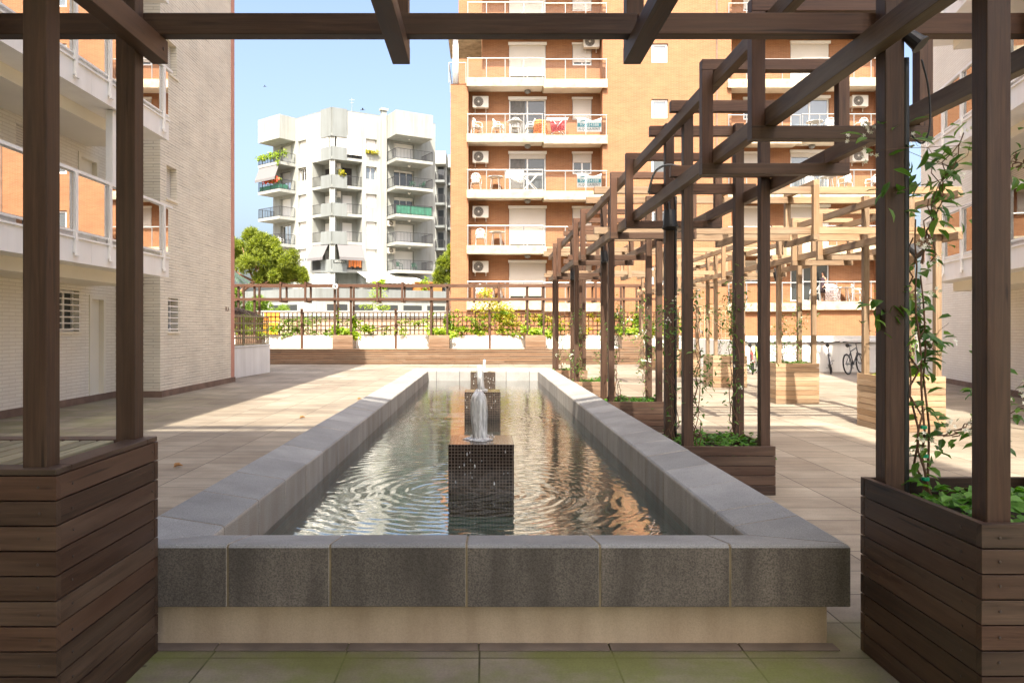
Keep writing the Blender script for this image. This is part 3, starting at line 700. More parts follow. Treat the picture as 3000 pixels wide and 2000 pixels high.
def segrail(t, m, nm, axis, cuts, a0, a1, z0, z1):
    p = MB()
    for c0, c1 in zip(cuts[:-1], cuts[1:]):
        j = R.uniform(-.002, .002)
        if axis == 'y': p.box(a0+j, a1+j, c0+.002, c1-.002, z0, z1, wood=True)
        else: p.box(c0+.002, c1-.002, a0+j, a1+j, z0, z1, wood=True)
    p.build(nm, m, t, bevel=.003)
YL, YH = (2.685, 2.79), (3.262, 3.360)       # rails running along Y
XL, XH = (2.792, 2.888), (3.362, 3.458)      # rails running along X
PW = .085
def pergola_y(label, x0, x1, kk, planter_z, m, group, xlinks=(), mfun=None):
    """x0/x1: outer faces of the two post lines; kk: planter rows."""
    ys, ye = 2.59+4*kk[0]-.32, 3.425+4*kk[-1]+.35
    t = thing('pergola', label, 'pergola', ((x0+x1)/2, (ys+ye)/2, 0), group)
    cuts = [ys]
    for k in kk:
        if 3.8+4*k < ye-1: cuts += [4.52+4*k+.04, 5.55+4*k+.04]
    cuts = [c for c in cuts if c < ye-.5] + [ye]
    for (z0, z1) in (YL, YH):
        mr_ = M['wood_rail'] if m is M['wood'] else m; segrail(t, mr_, 'rail', 'y', cuts, x0-.070, x0-.002, z0, z1); segrail(t, mr_, 'rail', 'y', cuts, x1+.002, x1+.070, z0, z1)
    for k in kk:
        base = planter_z(k); y0 = 2.59+4*k
        for (ya) in (y0+.045, y0+.712):
            for xa in (x0, x1-PW):
                p = MB(); p.box(xa, xa+PW, ya, ya+PW, base, 3.46, wood=True); p.build('post', m, t, bevel=.004)
        if k not in xlinks:
            for ya, yb in ((y0-.026, y0+.043), (y0+.799, y0+.868)):
                for (z0, z1) in (XL, XH):
                    beam(t, m, 'crossbeam', x0-.13, x1+.15, ya, yb, z0, z1)
        for yy in (4.52+4*k, 5.55+4*k):
            if yy < ye: hoop_y(t, m, x0-.152, x1+.175, yy, 2.605, 3.455)
    return t
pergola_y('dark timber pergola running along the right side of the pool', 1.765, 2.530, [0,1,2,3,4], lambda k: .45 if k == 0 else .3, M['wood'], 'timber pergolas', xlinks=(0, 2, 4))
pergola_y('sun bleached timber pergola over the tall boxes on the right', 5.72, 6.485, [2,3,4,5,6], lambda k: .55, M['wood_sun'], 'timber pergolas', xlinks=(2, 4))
def pergola_x(label, y0, xs, xe, hoops, ycross, m, dz=0, posts=(), base=.5, zt=3.46, cuts=None):
    t = thing('pergola', label, 'pergola', ((xs+xe)/2, y0+.42, 0), 'timber pergolas')
    ya, yb = (y0-.026, y0+.043), (y0+.799, y0+.868)
    cu = [xs] + [h+.04 for h in hoops[1::2]] + [xe]
    for (z0, z1) in (XL, XH):
        segrail(t, m, 'rail', 'x', cu, ya[0], ya[1], z0+dz, z1+dz); segrail(t, m, 'rail', 'x', cu, yb[0], yb[1], z0+dz, z1+dz)
    for h in hoops: hoop_x(t, m, h, y0-.115, y0+.945, 2.705+dz, 3.54+dz)
    for x in ycross:
        for (z0, z1) in (YL, YH): beam(t, m, 'crossbeam', x, x+.07, y0-.30, y0+.885, z0+dz, z1+dz)
    for x in posts:
        for y in (y0+.045, y0+.712):
            p = MB(); p.box(x, x+PW, y, y+PW, base, zt+dz, wood=True); p.build('post', m, t, bevel=.004)
    return t
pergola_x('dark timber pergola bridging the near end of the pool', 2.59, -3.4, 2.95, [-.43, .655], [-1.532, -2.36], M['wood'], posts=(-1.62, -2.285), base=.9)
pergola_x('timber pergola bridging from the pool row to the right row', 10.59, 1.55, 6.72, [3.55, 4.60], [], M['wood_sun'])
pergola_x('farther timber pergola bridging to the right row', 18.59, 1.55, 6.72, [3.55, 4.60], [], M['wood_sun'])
bx = [1.717+4*j for j in range(-3, 2)]
hp = []
for x in bx: hp += [x+1.83-4, x+2.86-4]
pergola_x('long timber pergola along the back wall above the bench', 31.1, -12.6, 7.1, hp + [bx[-1]+1.0], [], M['wood'], dz=-.16, posts=[x+.045 for x in bx] + [x+.715 for x in bx], base=.9)
bl = {-2: 'weathered plant box on the bench, half in shadow', -1: 'weathered plant box on the bench behind the pool end', 0: 'weathered plant box on the bench left of the pool pergola', 1: 'weathered plant box on the right end of the bench', -3: 'weathered plant box on the bench behind the cream building'}
for j in (-3, -2, -1, 0, 1):
    planter(bl[j], 1.717+4*j, 2.56+4*j, 31.1, 31.93, 1.19, z0=.615, m='wood_mid', group='plant boxes on the bench')
# ------------------------------------------------------------------ bench, back wall, trellis
bench = thing('slatted_bench', 'long wooden bench with horizontal slats below the back wall', 'bench', (0, 31.4, 0))
p = MB(); nsl = 8
for k in range(nsl):
    z0 = .014+k*.0725; x = -11.5
    while x < 9.2:
        L_ = R.uniform(2.0, 3.4); p.box(x, min(9.3, x+L_)-.006, 30.70, 30.735, z0, z0+.047, wood=True); x += L_
p.build('front_slat', M['wood_mid'], bench)
p = MB()
for k in range(9):
    x = -11.5; y = 30.705+k*.145
    while x < 9.2:
        L_ = R.uniform(2.0, 3.4); p.box(x, min(9.3, x+L_)-.006, y, y+.135, .59, .612, wood=True); x += L_
p.build('seat_deck', M['wood_mid'], bench)
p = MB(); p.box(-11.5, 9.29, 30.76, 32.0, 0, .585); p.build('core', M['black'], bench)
bw = MB(); bw.box(-14, 8.55, 32.02, 32.24, 0, 1.17); bw.box(8.4, 8.56, 25.4, 32.01, 0, 1.06)
tag(bw.build('boundary_wall', M['white_render'], bevel=.01, loc=(0, 32.1, 0)), 'low white rendered wall behind the slatted bench', 'wall')
fence = [-11.76, -7.76, -3.76, .24, 4.24, 8.24]
names = ['leftmost', 'left', 'middle', 'right of centre', 'rightmost']
names = ['trellis panel at the far left behind the cream building', 'trellis panel in shade with golden canvas behind it', 'trellis panel behind the left end of the pool', 'trellis panel with the golden shrub growing through it', 'trellis panel at the right end of the white wall']
for i in range(5):
    a, c = fence[i]+.045, fence[i+1]-.045
    t = thing('garden_trellis', 'dark wooden ' + names[i], 'trellis', ((a+c)/2, 32.1, 1.17), 'trellis panels on the white wall')
    p = MB(); n = 21
    for k in range(n+1):
        x = a+(c-a)*k/n; p.box(x-.021, x+.021, 32.10, 32.118, 1.20, 2.16, wood=True)
    p.build('vertical_lath', M['wood'], t)
    p = MB()
    for k in range(6):
        z = 1.20+k*.19; p.box(a, c, 32.118, 32.136, z-.021, z+.021, wood=True)
    p.build('horizontal_lath', M['wood'], t)
fl = ['far left fence post behind the cream building', 'fence post in shade against the white wall', 'fence post against the sunlit white wall, left of the pool axis', 'fence post against the sunlit white wall, near the pool axis', 'fence post behind the right pergola row', 'fence post at the right end of the white wall']
for i, x in enumerate(fence):
    p = MB(); p.box(x-.045, x+.045, 31.925, 32.015, .615, 2.30, wood=True)
    tag(p.build('fence_post', M['wood'], loc=(x, 31.97, .615)), 'dark wooden ' + fl[i], 'post', 'posts of the back trellis')
# right hand garden trellis beyond the white wall return
t = thing('garden_trellis', 'ochre trellis screen in front of the brick ground floor', 'trellis', (10.2, 36.5, 0))
p = MB()
for k in range(17): x = 8.7+k*.2; p.box(x-.02, x+.02, 36.40, 36.42, .9, 2.55, wood=True)
p.build('vertical_lath', M['wood_sun'], t)
p = MB()
for k in range(8): z = 1.0+k*.22; p.box(8.7, 11.95, 36.421, 36.441, z-.025, z+.025, wood=True)
p.build('horizontal_lath', M['wood_sun'], t)
rw = thing('boundary_wall', 'white wall with a ledge behind the parked bicycles', 'wall', (11, 25.4, 0))
p = MB(); p.box(8.56, 14.6, 25.30, 25.55, 0, 1.0); p.build('wall_body', M['white_render'], rw)
p = MB(); p.box(8.5, 14.6, 25.22, 25.60, 1.0, 1.06); p.box(8.5, 14.6, 25.34, 25.75, 1.06, 1.21); p.build('ledge', M['white_render'], rw, bevel=.01)
# ------------------------------------------------------------------ left low wall with lattice
lw = MB()
lw.P = lambda u, o, z: (-7.42 + (u-20.8)*.062 + o, u, z)
lw.box(20.78, 25.1, -.22, 0, 0, .90); lw.box(20.76, 25.14, -.24, .02, .90, .935)
tag(lw.build('garden_wall', M['white_render'], bevel=.006, loc=(-7.3, 23, 0)), 'short white garden wall joining the cream brick building', 'wall')
t = thing('lattice_screen', 'brown square lattice screen on the short white garden wall', 'trellis', (-7.3, 23, .935))
PL = lw.P
p = MB(PL)
for k in range(25): u = 20.85+k*.175; p.box(u-.022, u+.022, -.10, -.08, .94, 1.85, wood=True)
p.build('vertical_lath', M['wood_mid'], t)
p = MB(PL)
for k in range(5): z = .965+k*.218; p.box(20.8, 25.08, -.079, -.055, z-.025, z+.025, wood=True)
p.build('horizontal_lath', M['wood_grey'], t)
p = MB(PL)
for u in (20.85, 22.9, 25.05): p.box(u-.03, u+.03, -.054, -.03, .94, 1.87, wood=True)
p.build('batten', M['wood_grey'], t)
th = MB()
for k in range(150):
    x = R.uniform(-9.2, -8.35); y = R.uniform(26.3, 27.6); z = 1.93+.22*(1-abs(x+8.8)/.6)+R.uniform(-.05,.05)
    th.bar((x, y, z), (x+R.uniform(-.15,.45), y-R.uniform(.2,.5), z-R.uniform(-.02,.14)), .03, .02)
tag(th.build('thatch_roof', M['thatch'], loc=(-8, 27, 1.9)), 'ragged grey thatch roof above the brown lattice', 'thatch')
# ------------------------------------------------------------------ plants
def vine(label, base, top, n, L=.055, W=.02, spread=.12, flowers=6, shoots=5, m='lf_jas', seed=0, ties=(), wander=.05, group='jasmine vines on the posts', wr=.0045):
    rr = random.Random(seed); base = V(base); top = V(top)
    t = thing('climbing_vine', label, 'vine', tuple(base), group)
    st = MB(); lf = MB(); fl = MB()
    def path(a, b, k, w):
        pts = []
        for i in range(k+1):
            f = i/k; p = a.lerp(b, f)
            if 0 < i: p = p + V((rr.uniform(-w,w), rr.uniform(-w,w), rr.uniform(-w,w)*.4))
            pts.append(p)
        return pts
    mains = [path(base, top, 12, wander), path(base+V((.02,.02,0)), base.lerp(top, .8)+V((rr.uniform(-.05,.05),rr.uniform(-.05,.05),0)), 9, wander), path(base+V((-.015,.02,0)), base.lerp(top, .93)+V((rr.uniform(-.04,.04),.02,0)), 14, max(wander, .022)), path(base+V((.03,-.015,0)), base.lerp(top, .5)+V((rr.uniform(-.06,.06),0,0)), 8, max(wander, .02))]
    sh = []
    for k in range(shoots):
        a = mains[0][rr.randrange(3, 12)]; ang = rr.uniform(0, 6.28); ln = rr.uniform(.12, .38)*(spread/.12)
        b = a + V((math.cos(ang)*ln, math.sin(ang)*ln*.7, rr.uniform(-.12, .22)))
        sh.append(path(a, b, 5, .02))
    for q in mains: st.tube(q, wr, 5, wr*.6)
    for q in sh: st.tube(q, wr*.5, 4, wr*.2)
    st.build('stem', M['stem'], t)
    pts = mains[0]*2 + mains[1] + [x for q in sh for x in q[1:]]*2
    for k in range(int(n*2.2)):
        c = rr.choice(pts); q = c + V((rr.gauss(0, spread*.28), rr.gauss(0, spread*.28), rr.gauss(0, .06)))
        d = (q-c) + V((rr.uniform(-1,1)*.4, rr.uniform(-1,1)*.4, rr.uniform(-.5,.15)*.5))
        s = rr.uniform(.65, 1.25)
        lf.leaf(q, d if d.length > 1e-3 else (0,0,-1), (rr.uniform(-.6,.6), rr.uniform(-.8,.2), 1), L*s, W*s*rr.uniform(.85,1.2))
    lf.build('foliage', M[m], t)
    if flowers:
        for k in range(flowers):
            fl = MB()
            c = rr.choice(pts[4:]) + V((rr.gauss(0,.05), rr.gauss(0,.05)-.02, rr.gauss(0,.03)))
            for j in range(rr.randrange(3, 8)):
                q = c + V((rr.gauss(0,.018), rr.gauss(0,.018), rr.gauss(0,.018)))
                ax = V((rr.uniform(-1,1), -1, rr.uniform(-.6,.8))).normalized(); u = ax.orthogonal().normalized(); w_ = ax.cross(u)
                for s in range(5):
                    a = s*1.2566+j; d = u*math.cos(a)+w_*math.sin(a)
                    fl.leaf(q, d+ax*.25, ax, .0115, .006, 0)
            fl.build('flower_cluster', M['petal'], t)
    if ties:
        tb = MB()
        for f in ties:
            c = base.lerp(top, f); tb.lathe([(.016,-.007),(.017,0),(.016,.007)], tuple(c), 8)
        tb.build('plant_tie', M['green_tie'], t)
    return t
def cover(label, x0, x1, y0, y1, z, n, L=.05, m='lf_mint', h=.08, seed=0, spill=.0, keep=(), W=.85, group='ground cover in the plant boxes', cat='ground cover'):
    rr = random.Random(seed); lf = MB()
    bl = [(rr.uniform(x0, x1), rr.uniform(y0, y1), rr.uniform(.4, 1)) for _ in range(7)]
    for k in range(n):
        x, y = rr.uniform(x0-spill, x1+spill), rr.uniform(y0-spill, y1+spill)
        hh = h*max(.25, max(a[2]*math.exp(-((x-a[0])**2+(y-a[1])**2)/.05) for a in bl))
        s = rr.uniform(.55, 1.2)
        zz = z + hh*math.sqrt(rr.random())
        if not (x0 < x < x1 and y0 < y < y1): zz = z + rr.uniform(-.06, .05)
        a = rr.uniform(0, 6.28)
        lf.leaf((x, y, zz), (math.cos(a), math.sin(a), rr.uniform(-.3,.5)), (rr.uniform(-.5,.5), rr.uniform(-.6,.3), 1), L*s, L*W*s)
        if k % 4 == 0: pass
    return tag(lf.build('ground_cover', M[m], loc=((x0+x1)/2, (y0+y1)/2, z)), label, cat, group, 'stuff')
# near right box: the big jasmine
vine('flowering jasmine climbing the near right post', (1.945, 3.30, .69), (1.905, 3.33, 1.95), 62, .074, .038, .085, 10, 5, seed=2, ties=(.09, .17, .27), wander=.010, wr=.006)
t = vine('upper jasmine spray between the two near right posts', (1.925, 3.31, 1.75), (2.04, 3.22, 2.30), 46, .082, .036, .13, 12, 7, seed=5, wander=.02, wr=.0035)
vine('small jasmine sprig at the right picture edge', (2.28, 3.2, 2.15), (2.12, 3.0, 2.17), 10, .05, .022, .06, 0, 1, seed=8, wander=.01, wr=.003)
vine('drooping jasmine branch with seed heads, near right box', (1.98, 3.24, 1.0), (2.22, 3.12, 1.13), 26, .06, .03, .10, 8, 4, seed=9, wander=.02, wr=.003)
cover('leafy ground cover in the near right box', A0+.12, A1-.08, 2.72, 3.36, .70, 330, .062, h=.12, seed=11)
cover('wispy ground leaves at the foot of the near jasmine', A0+.1, A0+.42, 2.95, 3.34, .69, 40, .05, m='lf_jas', h=.06, seed=12, W=.4)
k = 1
pz = .36
vl = {1: ['jasmine on the front left post of the nearest low box', 'jasmine on the back right post of the nearest low box', 'thin jasmine between the posts of the nearest low box'],
      2: ['jasmine on the front left post of the second low box', 'jasmine on the back right post of the second low box'],
      3: ['jasmine on the front left post of the third low box', 'jasmine on the back right post of the third low box'],
      4: ['jasmine on the front left post of the farthest low box', 'jasmine on the back right post of the farthest low box']}
for k in (1, 2, 3, 4):
    y0 = 2.59+4*k
    vine(vl[k][0], (1.89, y0+.12, pz), (1.90, y0+.12, 1.80 if k == 1 else 1.75), 110 if k == 1 else 100, .052, .020, .12 if k == 1 else .10, 5, 7, seed=20+k)
    vine(vl[k][1], (2.42, y0+.66, pz), (2.40, y0+.66, 1.92), 130, .052, .021, .13, 6, 8, seed=30+k)
    if k == 1: vine(vl[k][2], (1.80, y0+.60, pz), (1.74, y0+.5, 1.78), 60, .055, .021, .16, 4, 8, seed=41)
    lc = ['', 'bright leafy ground cover in the nearest low box', 'leafy ground cover in the second low box', 'leafy ground cover in the third low box', 'leafy ground cover in the farthest low box'][k]
    cover(lc, A0+.06, A1-.04, y0+.06, y0+.77, .36, 420 if k == 1 else 320, .058, h=.15, seed=50+k, spill=.03)
for k in (2, 3, 4, 5, 6):
    y0 = 2.59+4*k
    w_ = {2: 'the tall box behind the near jasmine post', 3: 'the tall box before the bicycles', 4: 'the tall box left of the bicycles', 5: 'the distant tall box', 6: 'the farthest tall box'}[k]
    vine('sunlit jasmine on the left post of ' + w_, (5.86, y0+.14, .72), (5.85, y0+.14, 1.95 if k != 2 else 2.2), 120, .055, .024, .14, 6, 6, seed=60+k)
    if k in (2, 3, 4): vine('sunlit jasmine on the right post of ' + w_, (6.33, y0+.62, .72), (6.33, y0+.62, 2.0), 110, .055, .024, .16, 6, 8, seed=70+k)
    cover('sunlit ground cover in ' + w_, B0+.05, B1-.05, y0+.05, y0+.78, .72, 340, .06, m='lf_mint' if k > 2 else 'lf_lime', h=.14, seed=80+k, spill=.02)
# leaves on the back boxes and the trellis
def clump(label, spots, m, L, seed, name='shrub', cat='shrub', group=None, W=.8, stem=None):
    rr = random.Random(seed)
    c0 = spots[0]; t = thing(name, label, cat, (c0[0], c0[1], c0[2]-c0[5]), group)
    lf = MB()
    for (x, y, z, rx, ry, rz, n) in spots:
        for k in range(n):
            a, b_ = rr.uniform(0, 6.28), math.acos(rr.uniform(-1, 1)); r_ = rr.random()**.4
            p = V((x+rx*r_*math.sin(b_)*math.cos(a), y+ry*r_*math.sin(b_)*math.sin(a), z+rz*r_*math.cos(b_)))
            s = rr.uniform(.6, 1.25)
            lf.leaf(p, (rr.uniform(-1,1), rr.uniform(-1,.4), rr.uniform(-.8,.5)), (rr.uniform(-.7,.7), rr.uniform(-1,.2), 1), L*s, L*W*s)
    lf.build('foliage', M[m], t)
    st = MB()
    for (x, y, z, rx, ry, rz, n) in spots[:6]:
        st.tube([(c0[0], c0[1], c0[2]-c0[5]), ((c0[0]+x)/2+rr.uniform(-.05,.05), (c0[1]+y)/2, (c0[2]+z)/2-.05), (x, y, z)], .014, 5, .006)
    st.build('stem', M['stem'], t)
    return t
def creeper(label, x0, x1, z0, z1, n, m, seed, L=.10):
    rr = random.Random(seed); sp = []
    for k in range(n):
        x = rr.uniform(x0, x1); z = z0 + (z1-z0)*rr.random()**1.5
        sp.append((x, 32.02+rr.uniform(-.08,.1), z, rr.uniform(.12,.4), .08, rr.uniform(.06,.18), rr.randrange(22, 46)))
    return clump(label, sp, m, L, seed, 'trellis_creeper', 'creeper', 'creepers on the back trellis')
for j, lb in ((-3,'behind the cream building'), (-2,'on the shaded back box'), (-1,'on the back box behind the pool'), (0,'on the back box left of the pool row'), (1,'on the back box at the bench end')):
    x = 2.14+4*j
    clump('lime green climber spilling ' + lb, [(x, 31.5, 1.34, .55, .42, .16, 230), (x+.45, 31.3, 1.18, .35, .15, .16, 110), (x-.4, 31.7, 1.45, .3, .2, .22, 50), (x+.33, 31.8, 1.75, .14, .1, .35, 80), (x-.3, 31.5, 1.9, .1, .1, .4, 25), (x+.9, 31.95, 1.45, .4, .1, .1, 80)], 'lf_lime', .14, 100+j, 'box_climber', 'climber', 'climbers on the back boxes')
creeper('dull green creeper on the shaded trellis', -8.7, -5.9, 1.2, 2.0, 16, 'lf_tree', 120)
creeper('lime creeper trailing along the trellis left of the pool', -5.4, -2.6, 1.25, 1.9, 14, 'lf_lime', 121)
creeper('lime creeper thick over the trellis behind the pool end', -1.5, 1.6, 1.25, 2.15, 34, 'lf_lime', 122)
creeper('golden creeper over the trellis right of the pool axis', .5, 5.5, 1.3, 2.1, 36, 'lf_gold', 123)
creeper('bright creeper at the right end of the trellis', 5.0, 8.3, 1.25, 2.2, 34, 'lf_lime', 124)
clump('golden leaved shrub rising above the back trellis', [(.35, 33, 2.35, .9, .6, .55, 420), (.05, 33, 2.95, .35, .3, .35, 130), (1.0, 33, 2.1, .6, .5, .4, 160), (.1, 33, 1.8, .8, .5, .5, 160)], 'lf_gold', .13, 130, 'golden_shrub', 'shrub')
clump('round green shrub behind the shaded trellis panel', [(-8.05, 33.2, 1.55, .8, .6, .55, 380), (-8.5, 33.2, 1.35, .5, .5, .4, 120)], 'lf_tree', .10, 131, 'green_shrub', 'shrub')
clump('feathery lime plant between the back pergola rails', [(-4.75, 33.4, 2.95, .38, .3, .42, 200), (-5.0, 33.4, 2.45, .6, .3, .15, 110), (-4.45, 33.4, 2.4, .35, .3, .12, 60)], 'lf_lime', .16, 132, 'feathery_plant', 'plant', W=.22)
# dry leaves on the paving and coping
for lb, p_ in (('curled dry leaf on the paving near the pool edge', (-3.27, 7.9, .006)), ('dry leaf on the sunlit paving left of the pool', (-3.0, 12.2, .006)), ('tiny dry leaf on the sunlit paving farther back', (-2.6, 15.4, .006))):
    l = MB(); l.leaf(p_, (1,.3,.25), (0,-.2,1), .10, .07, .4); l.leaf((p_[0]+.02, p_[1], p_[2]), (.2,.6,.5), (0,-.2,1), .07, .05, .4)
    tag(l.build('fallen_leaf', M['lf_dry'], loc=p_), lb, 'leaf', 'dry leaves')
# ------------------------------------------------------------------ trees
def pine(label, base, crown, seed, trunk_pts, n=2600, tuft=.42, m='lf_pine', nm='pine_tree', group='trees beyond the back wall', nb=8):
    rr = random.Random(seed)
    t = thing(nm, label, 'tree', base, group)
    st = MB(); st.tube(trunk_pts, .24, 9, .12)
    top = V(trunk_pts[-1])
    cl = []
    for (x, y, z, rx, ry, rz) in crown:
        st.tube([top, (top*.5+V((x,y,z))*.5) + V((0,0,-.35)), (x, y, z-rz*.2)], .10, 6, .03)
        for q in range(nb):
            a, b_ = rr.uniform(0, 6.28), math.acos(rr.uniform(-.45, 1)); r_ = rr.uniform(.55, .95)
            cl.append((V((x+rx*r_*math.sin(b_)*math.cos(a), y+ry*r_*math.sin(b_)*math.sin(a), z+rz*r_*math.cos(b_))), rr.uniform(.30,.55)*min(rx, rz)))
    st.build('trunk', M['bark'], t, smooth=True)
    lf = MB()
    for k in range(n):
        c, r_ = rr.choice(cl)
        d = V((rr.gauss(0,1), rr.gauss(0,1), rr.gauss(.25,1))).normalized()
        p = c + d*r_*rr.random()**.35
        ax = (d + V((rr.uniform(-.5,.5), rr.uniform(-.5,.5), rr.uniform(.0,.7)))).normalized()
        for j in range(4):
            e_ = (ax + V((rr.uniform(-.7,.7), rr.uniform(-.7,.7), rr.uniform(-.7,.7)))).normalized()
            s_ = e_.cross(V((rr.uniform(-1,1), rr.uniform(-1,1), rr.uniform(-1,1)))).normalized()*tuft*.11
            lf.tri(p-s_, p+s_, p+e_*tuft*rr.uniform(.6,1.1))
    lf.build('crown', M[m], t)
    return t
pine('broad stone pine leaning over the back left wall', (-18.2, 52, 0),
     [(-15.6,52,5.9,1.7,1.6,1.1), (-14.2,51.5,6.0,1.4,1.4,1.0), (-16.8,52.2,7.3,1.6,1.5,1.0), (-15.7,52,7.0,1.3,1.4,.9), (-13.8,52,5.1,1.1,1.1,.8), (-18,52.3,6.4,1.5,1.4,1.1), (-14.6,51.3,4.9,1.2,1,.6), (-12.95,52,5.0,.65,.7,.6)], 7,
     [(-18.2,52,0), (-18.0,52,1.8), (-17.4,52,3.4), (-16.6,52,4.2), (-15.9,52,4.7)], 15000, .28, nb=14)
pine('small pine showing at the corner of the orange block', (-3.1, 60, 0), [(-2.6,60,6.4,1.3,1.2,1.1), (-3.0,60,5.2,1.0,1.0,.9), (-2.2,60,7.4,.9,.9,.7)], 8, [(-3.1,60,0), (-2.9,60,3), (-2.6,60,5)], 3200, .38)
pine('dark leafy tree behind the left end of the trellis', (-15.2, 47, 0), [(-15.6,47,2.7,1.7,1.4,1.3), (-13.9,47,2.2,1.3,1.2,1.1), (-17,47,3.4,1.5,1.2,1.2)], 9, [(-15.2,47,0), (-15.2,47,1.0), (-15.1,47,1.8)], 3600, .30, 'lf_tree', 'leafy_tree')
pine('low leafy tree in front of the white block', (-12.2, 46, 0), [(-12.5,46,1.9,1.1,.9,.9)], 10, [(-12.2,46,0), (-12.3,46,.8), (-12.4,46,1.3)], 500, .26, 'lf_tree', 'leafy_tree')
t = thing('palm_tree', 'blue green palm fronds beside the cream building end', 'palm', (-16.4, 45, 0))
p = MB(); p.tube([(-16.6,45,0),(-16.55,45,2),(-16.5,45,4.6)], .16, 8, .13); p.build('trunk', M['bark'], t)
p = MB()
for k in range(11):
    a = k*.571+.2; pts = [V((-16.5+math.cos(a)*r_, 45+math.sin(a)*r_, 4.7+r_*.55-.32*r_*r_)) for r_ in (0,.4,.8,1.2,1.6,2.0,2.3)]
    p.tube(pts, .018, 4, .005)
    for i in range(1, 7):
        for q in range(5):
            c = pts[i-1].lerp(pts[i], q/5); dd = (pts[i]-pts[i-1]).normalized(); sd = dd.cross(V((0,0,1))).normalized()
            for sg in (-1, 1): p.leaf(c, dd*.8+sd*sg+V((0,0,-.25)), (0,0,1), .42, .035, .1)
p.build('frond', M['lf_palm'], t)
# ------------------------------------------------------------------ buildings: shared pieces
def window(P, par, u0, u1, z0, z1, o, sh=0.0, m_pane='pane', mull=1, fw=.055, curtain=None, shm='shutter', dark=False, box_h=0.0):
    f = MB(P)
    f.box(u0, u0+fw, o, o+.05, z0, z1); f.box(u1-fw, u1, o, o+.05, z0, z1)
    f.box(u0+fw, u1-fw, o+.001, o+.049, z0, z0+fw); f.box(u0+fw, u1-fw, o+.001, o+.049, z1-fw, z1)
    for k in range(1, mull+1):
        c = u0+(u1-u0)*k/(mull+1); f.box(c-fw*.6, c+fw*.6, o+.002, o+.047, z0+fw, z1-fw)
    if box_h: f.box(u0-.05, u1+.05, o+.05, o+.21, z1-.02, z1+box_h)
    fr = f.build('window', M['frame'], par)
    p = MB(P); p.face([(u0+.02,o+.02,z0+.02),(u1-.02,o+.02,z0+.02),(u1-.02,o+.02,z1-.02),(u0+.02,o+.02,z1-.02)])
    p.build('pane', M['dark_room'] if dark else M[m_pane], fr)
    if sh > 0:
        s = MB(P); s.box(u0+.01, u1-.01, o+.055, o+.085, z1-(z1-z0)*sh, z1-.001); s.build('shutter', M[shm], fr)
    if curtain:
        c = MB(P); a, b_ = curtain; n = 14
        for k in range(n):
            x0 = a+(b_-a)*k/n; x1 = a+(b_-a)*(k+1)/n; d0 = .03*math.sin(k*1.9); d1 = .03*math.sin((k+1)*1.9)
            c.face([(x0,o+.03+d0*.3,z0+.05),(x1,o+.03+d1*.3,z0+.05),(x1,o+.03+d1*.3,z1-.06),(x0,o+.03+d0*.3,z1-.06)])
        c.build('curtain', M['grey_cloth'], fr)
    return fr
def prism(mb, poly, z0, z1):
    n = len(poly)
    vs = [(x, y, z0) for x, y in poly] + [(x, y, z1) for x, y in poly]
    mb.solid(vs, [tuple(range(n))[::-1], tuple(range(n, 2*n))] + [(k, (k+1)%n, n+(k+1)%n, n+k) for k in range(n)])
def iron_rail(P, par, segs, z, h=1.0, st=.15, t_=.022, m='iron'):
    """segs: list of ((u,o),(u,o)) runs."""
    r = MB(P)
    for (a, b_) in segs:
        a, b_ = V((a[0], a[1], 0)), V((b_[0], b_[1], 0)); L_ = (b_-a).length; n = max(2, int(L_/st))
        r.bar((a.x, a.y, z+h), (b_.x, b_.y, z+h), .05, .04); r.bar((a.x, a.y, z+.08), (b_.x, b_.y, z+.08), .03, .03)
        for k in range(n+1):
            q = a.lerp(b_, k/n); w_ = t_*2 if k % 10 == 0 else t_
            r.bar((q.x, q.y, z+.02), (q.x, q.y, z+h), w_, w_)
    return r.build('railing', M[m], par)

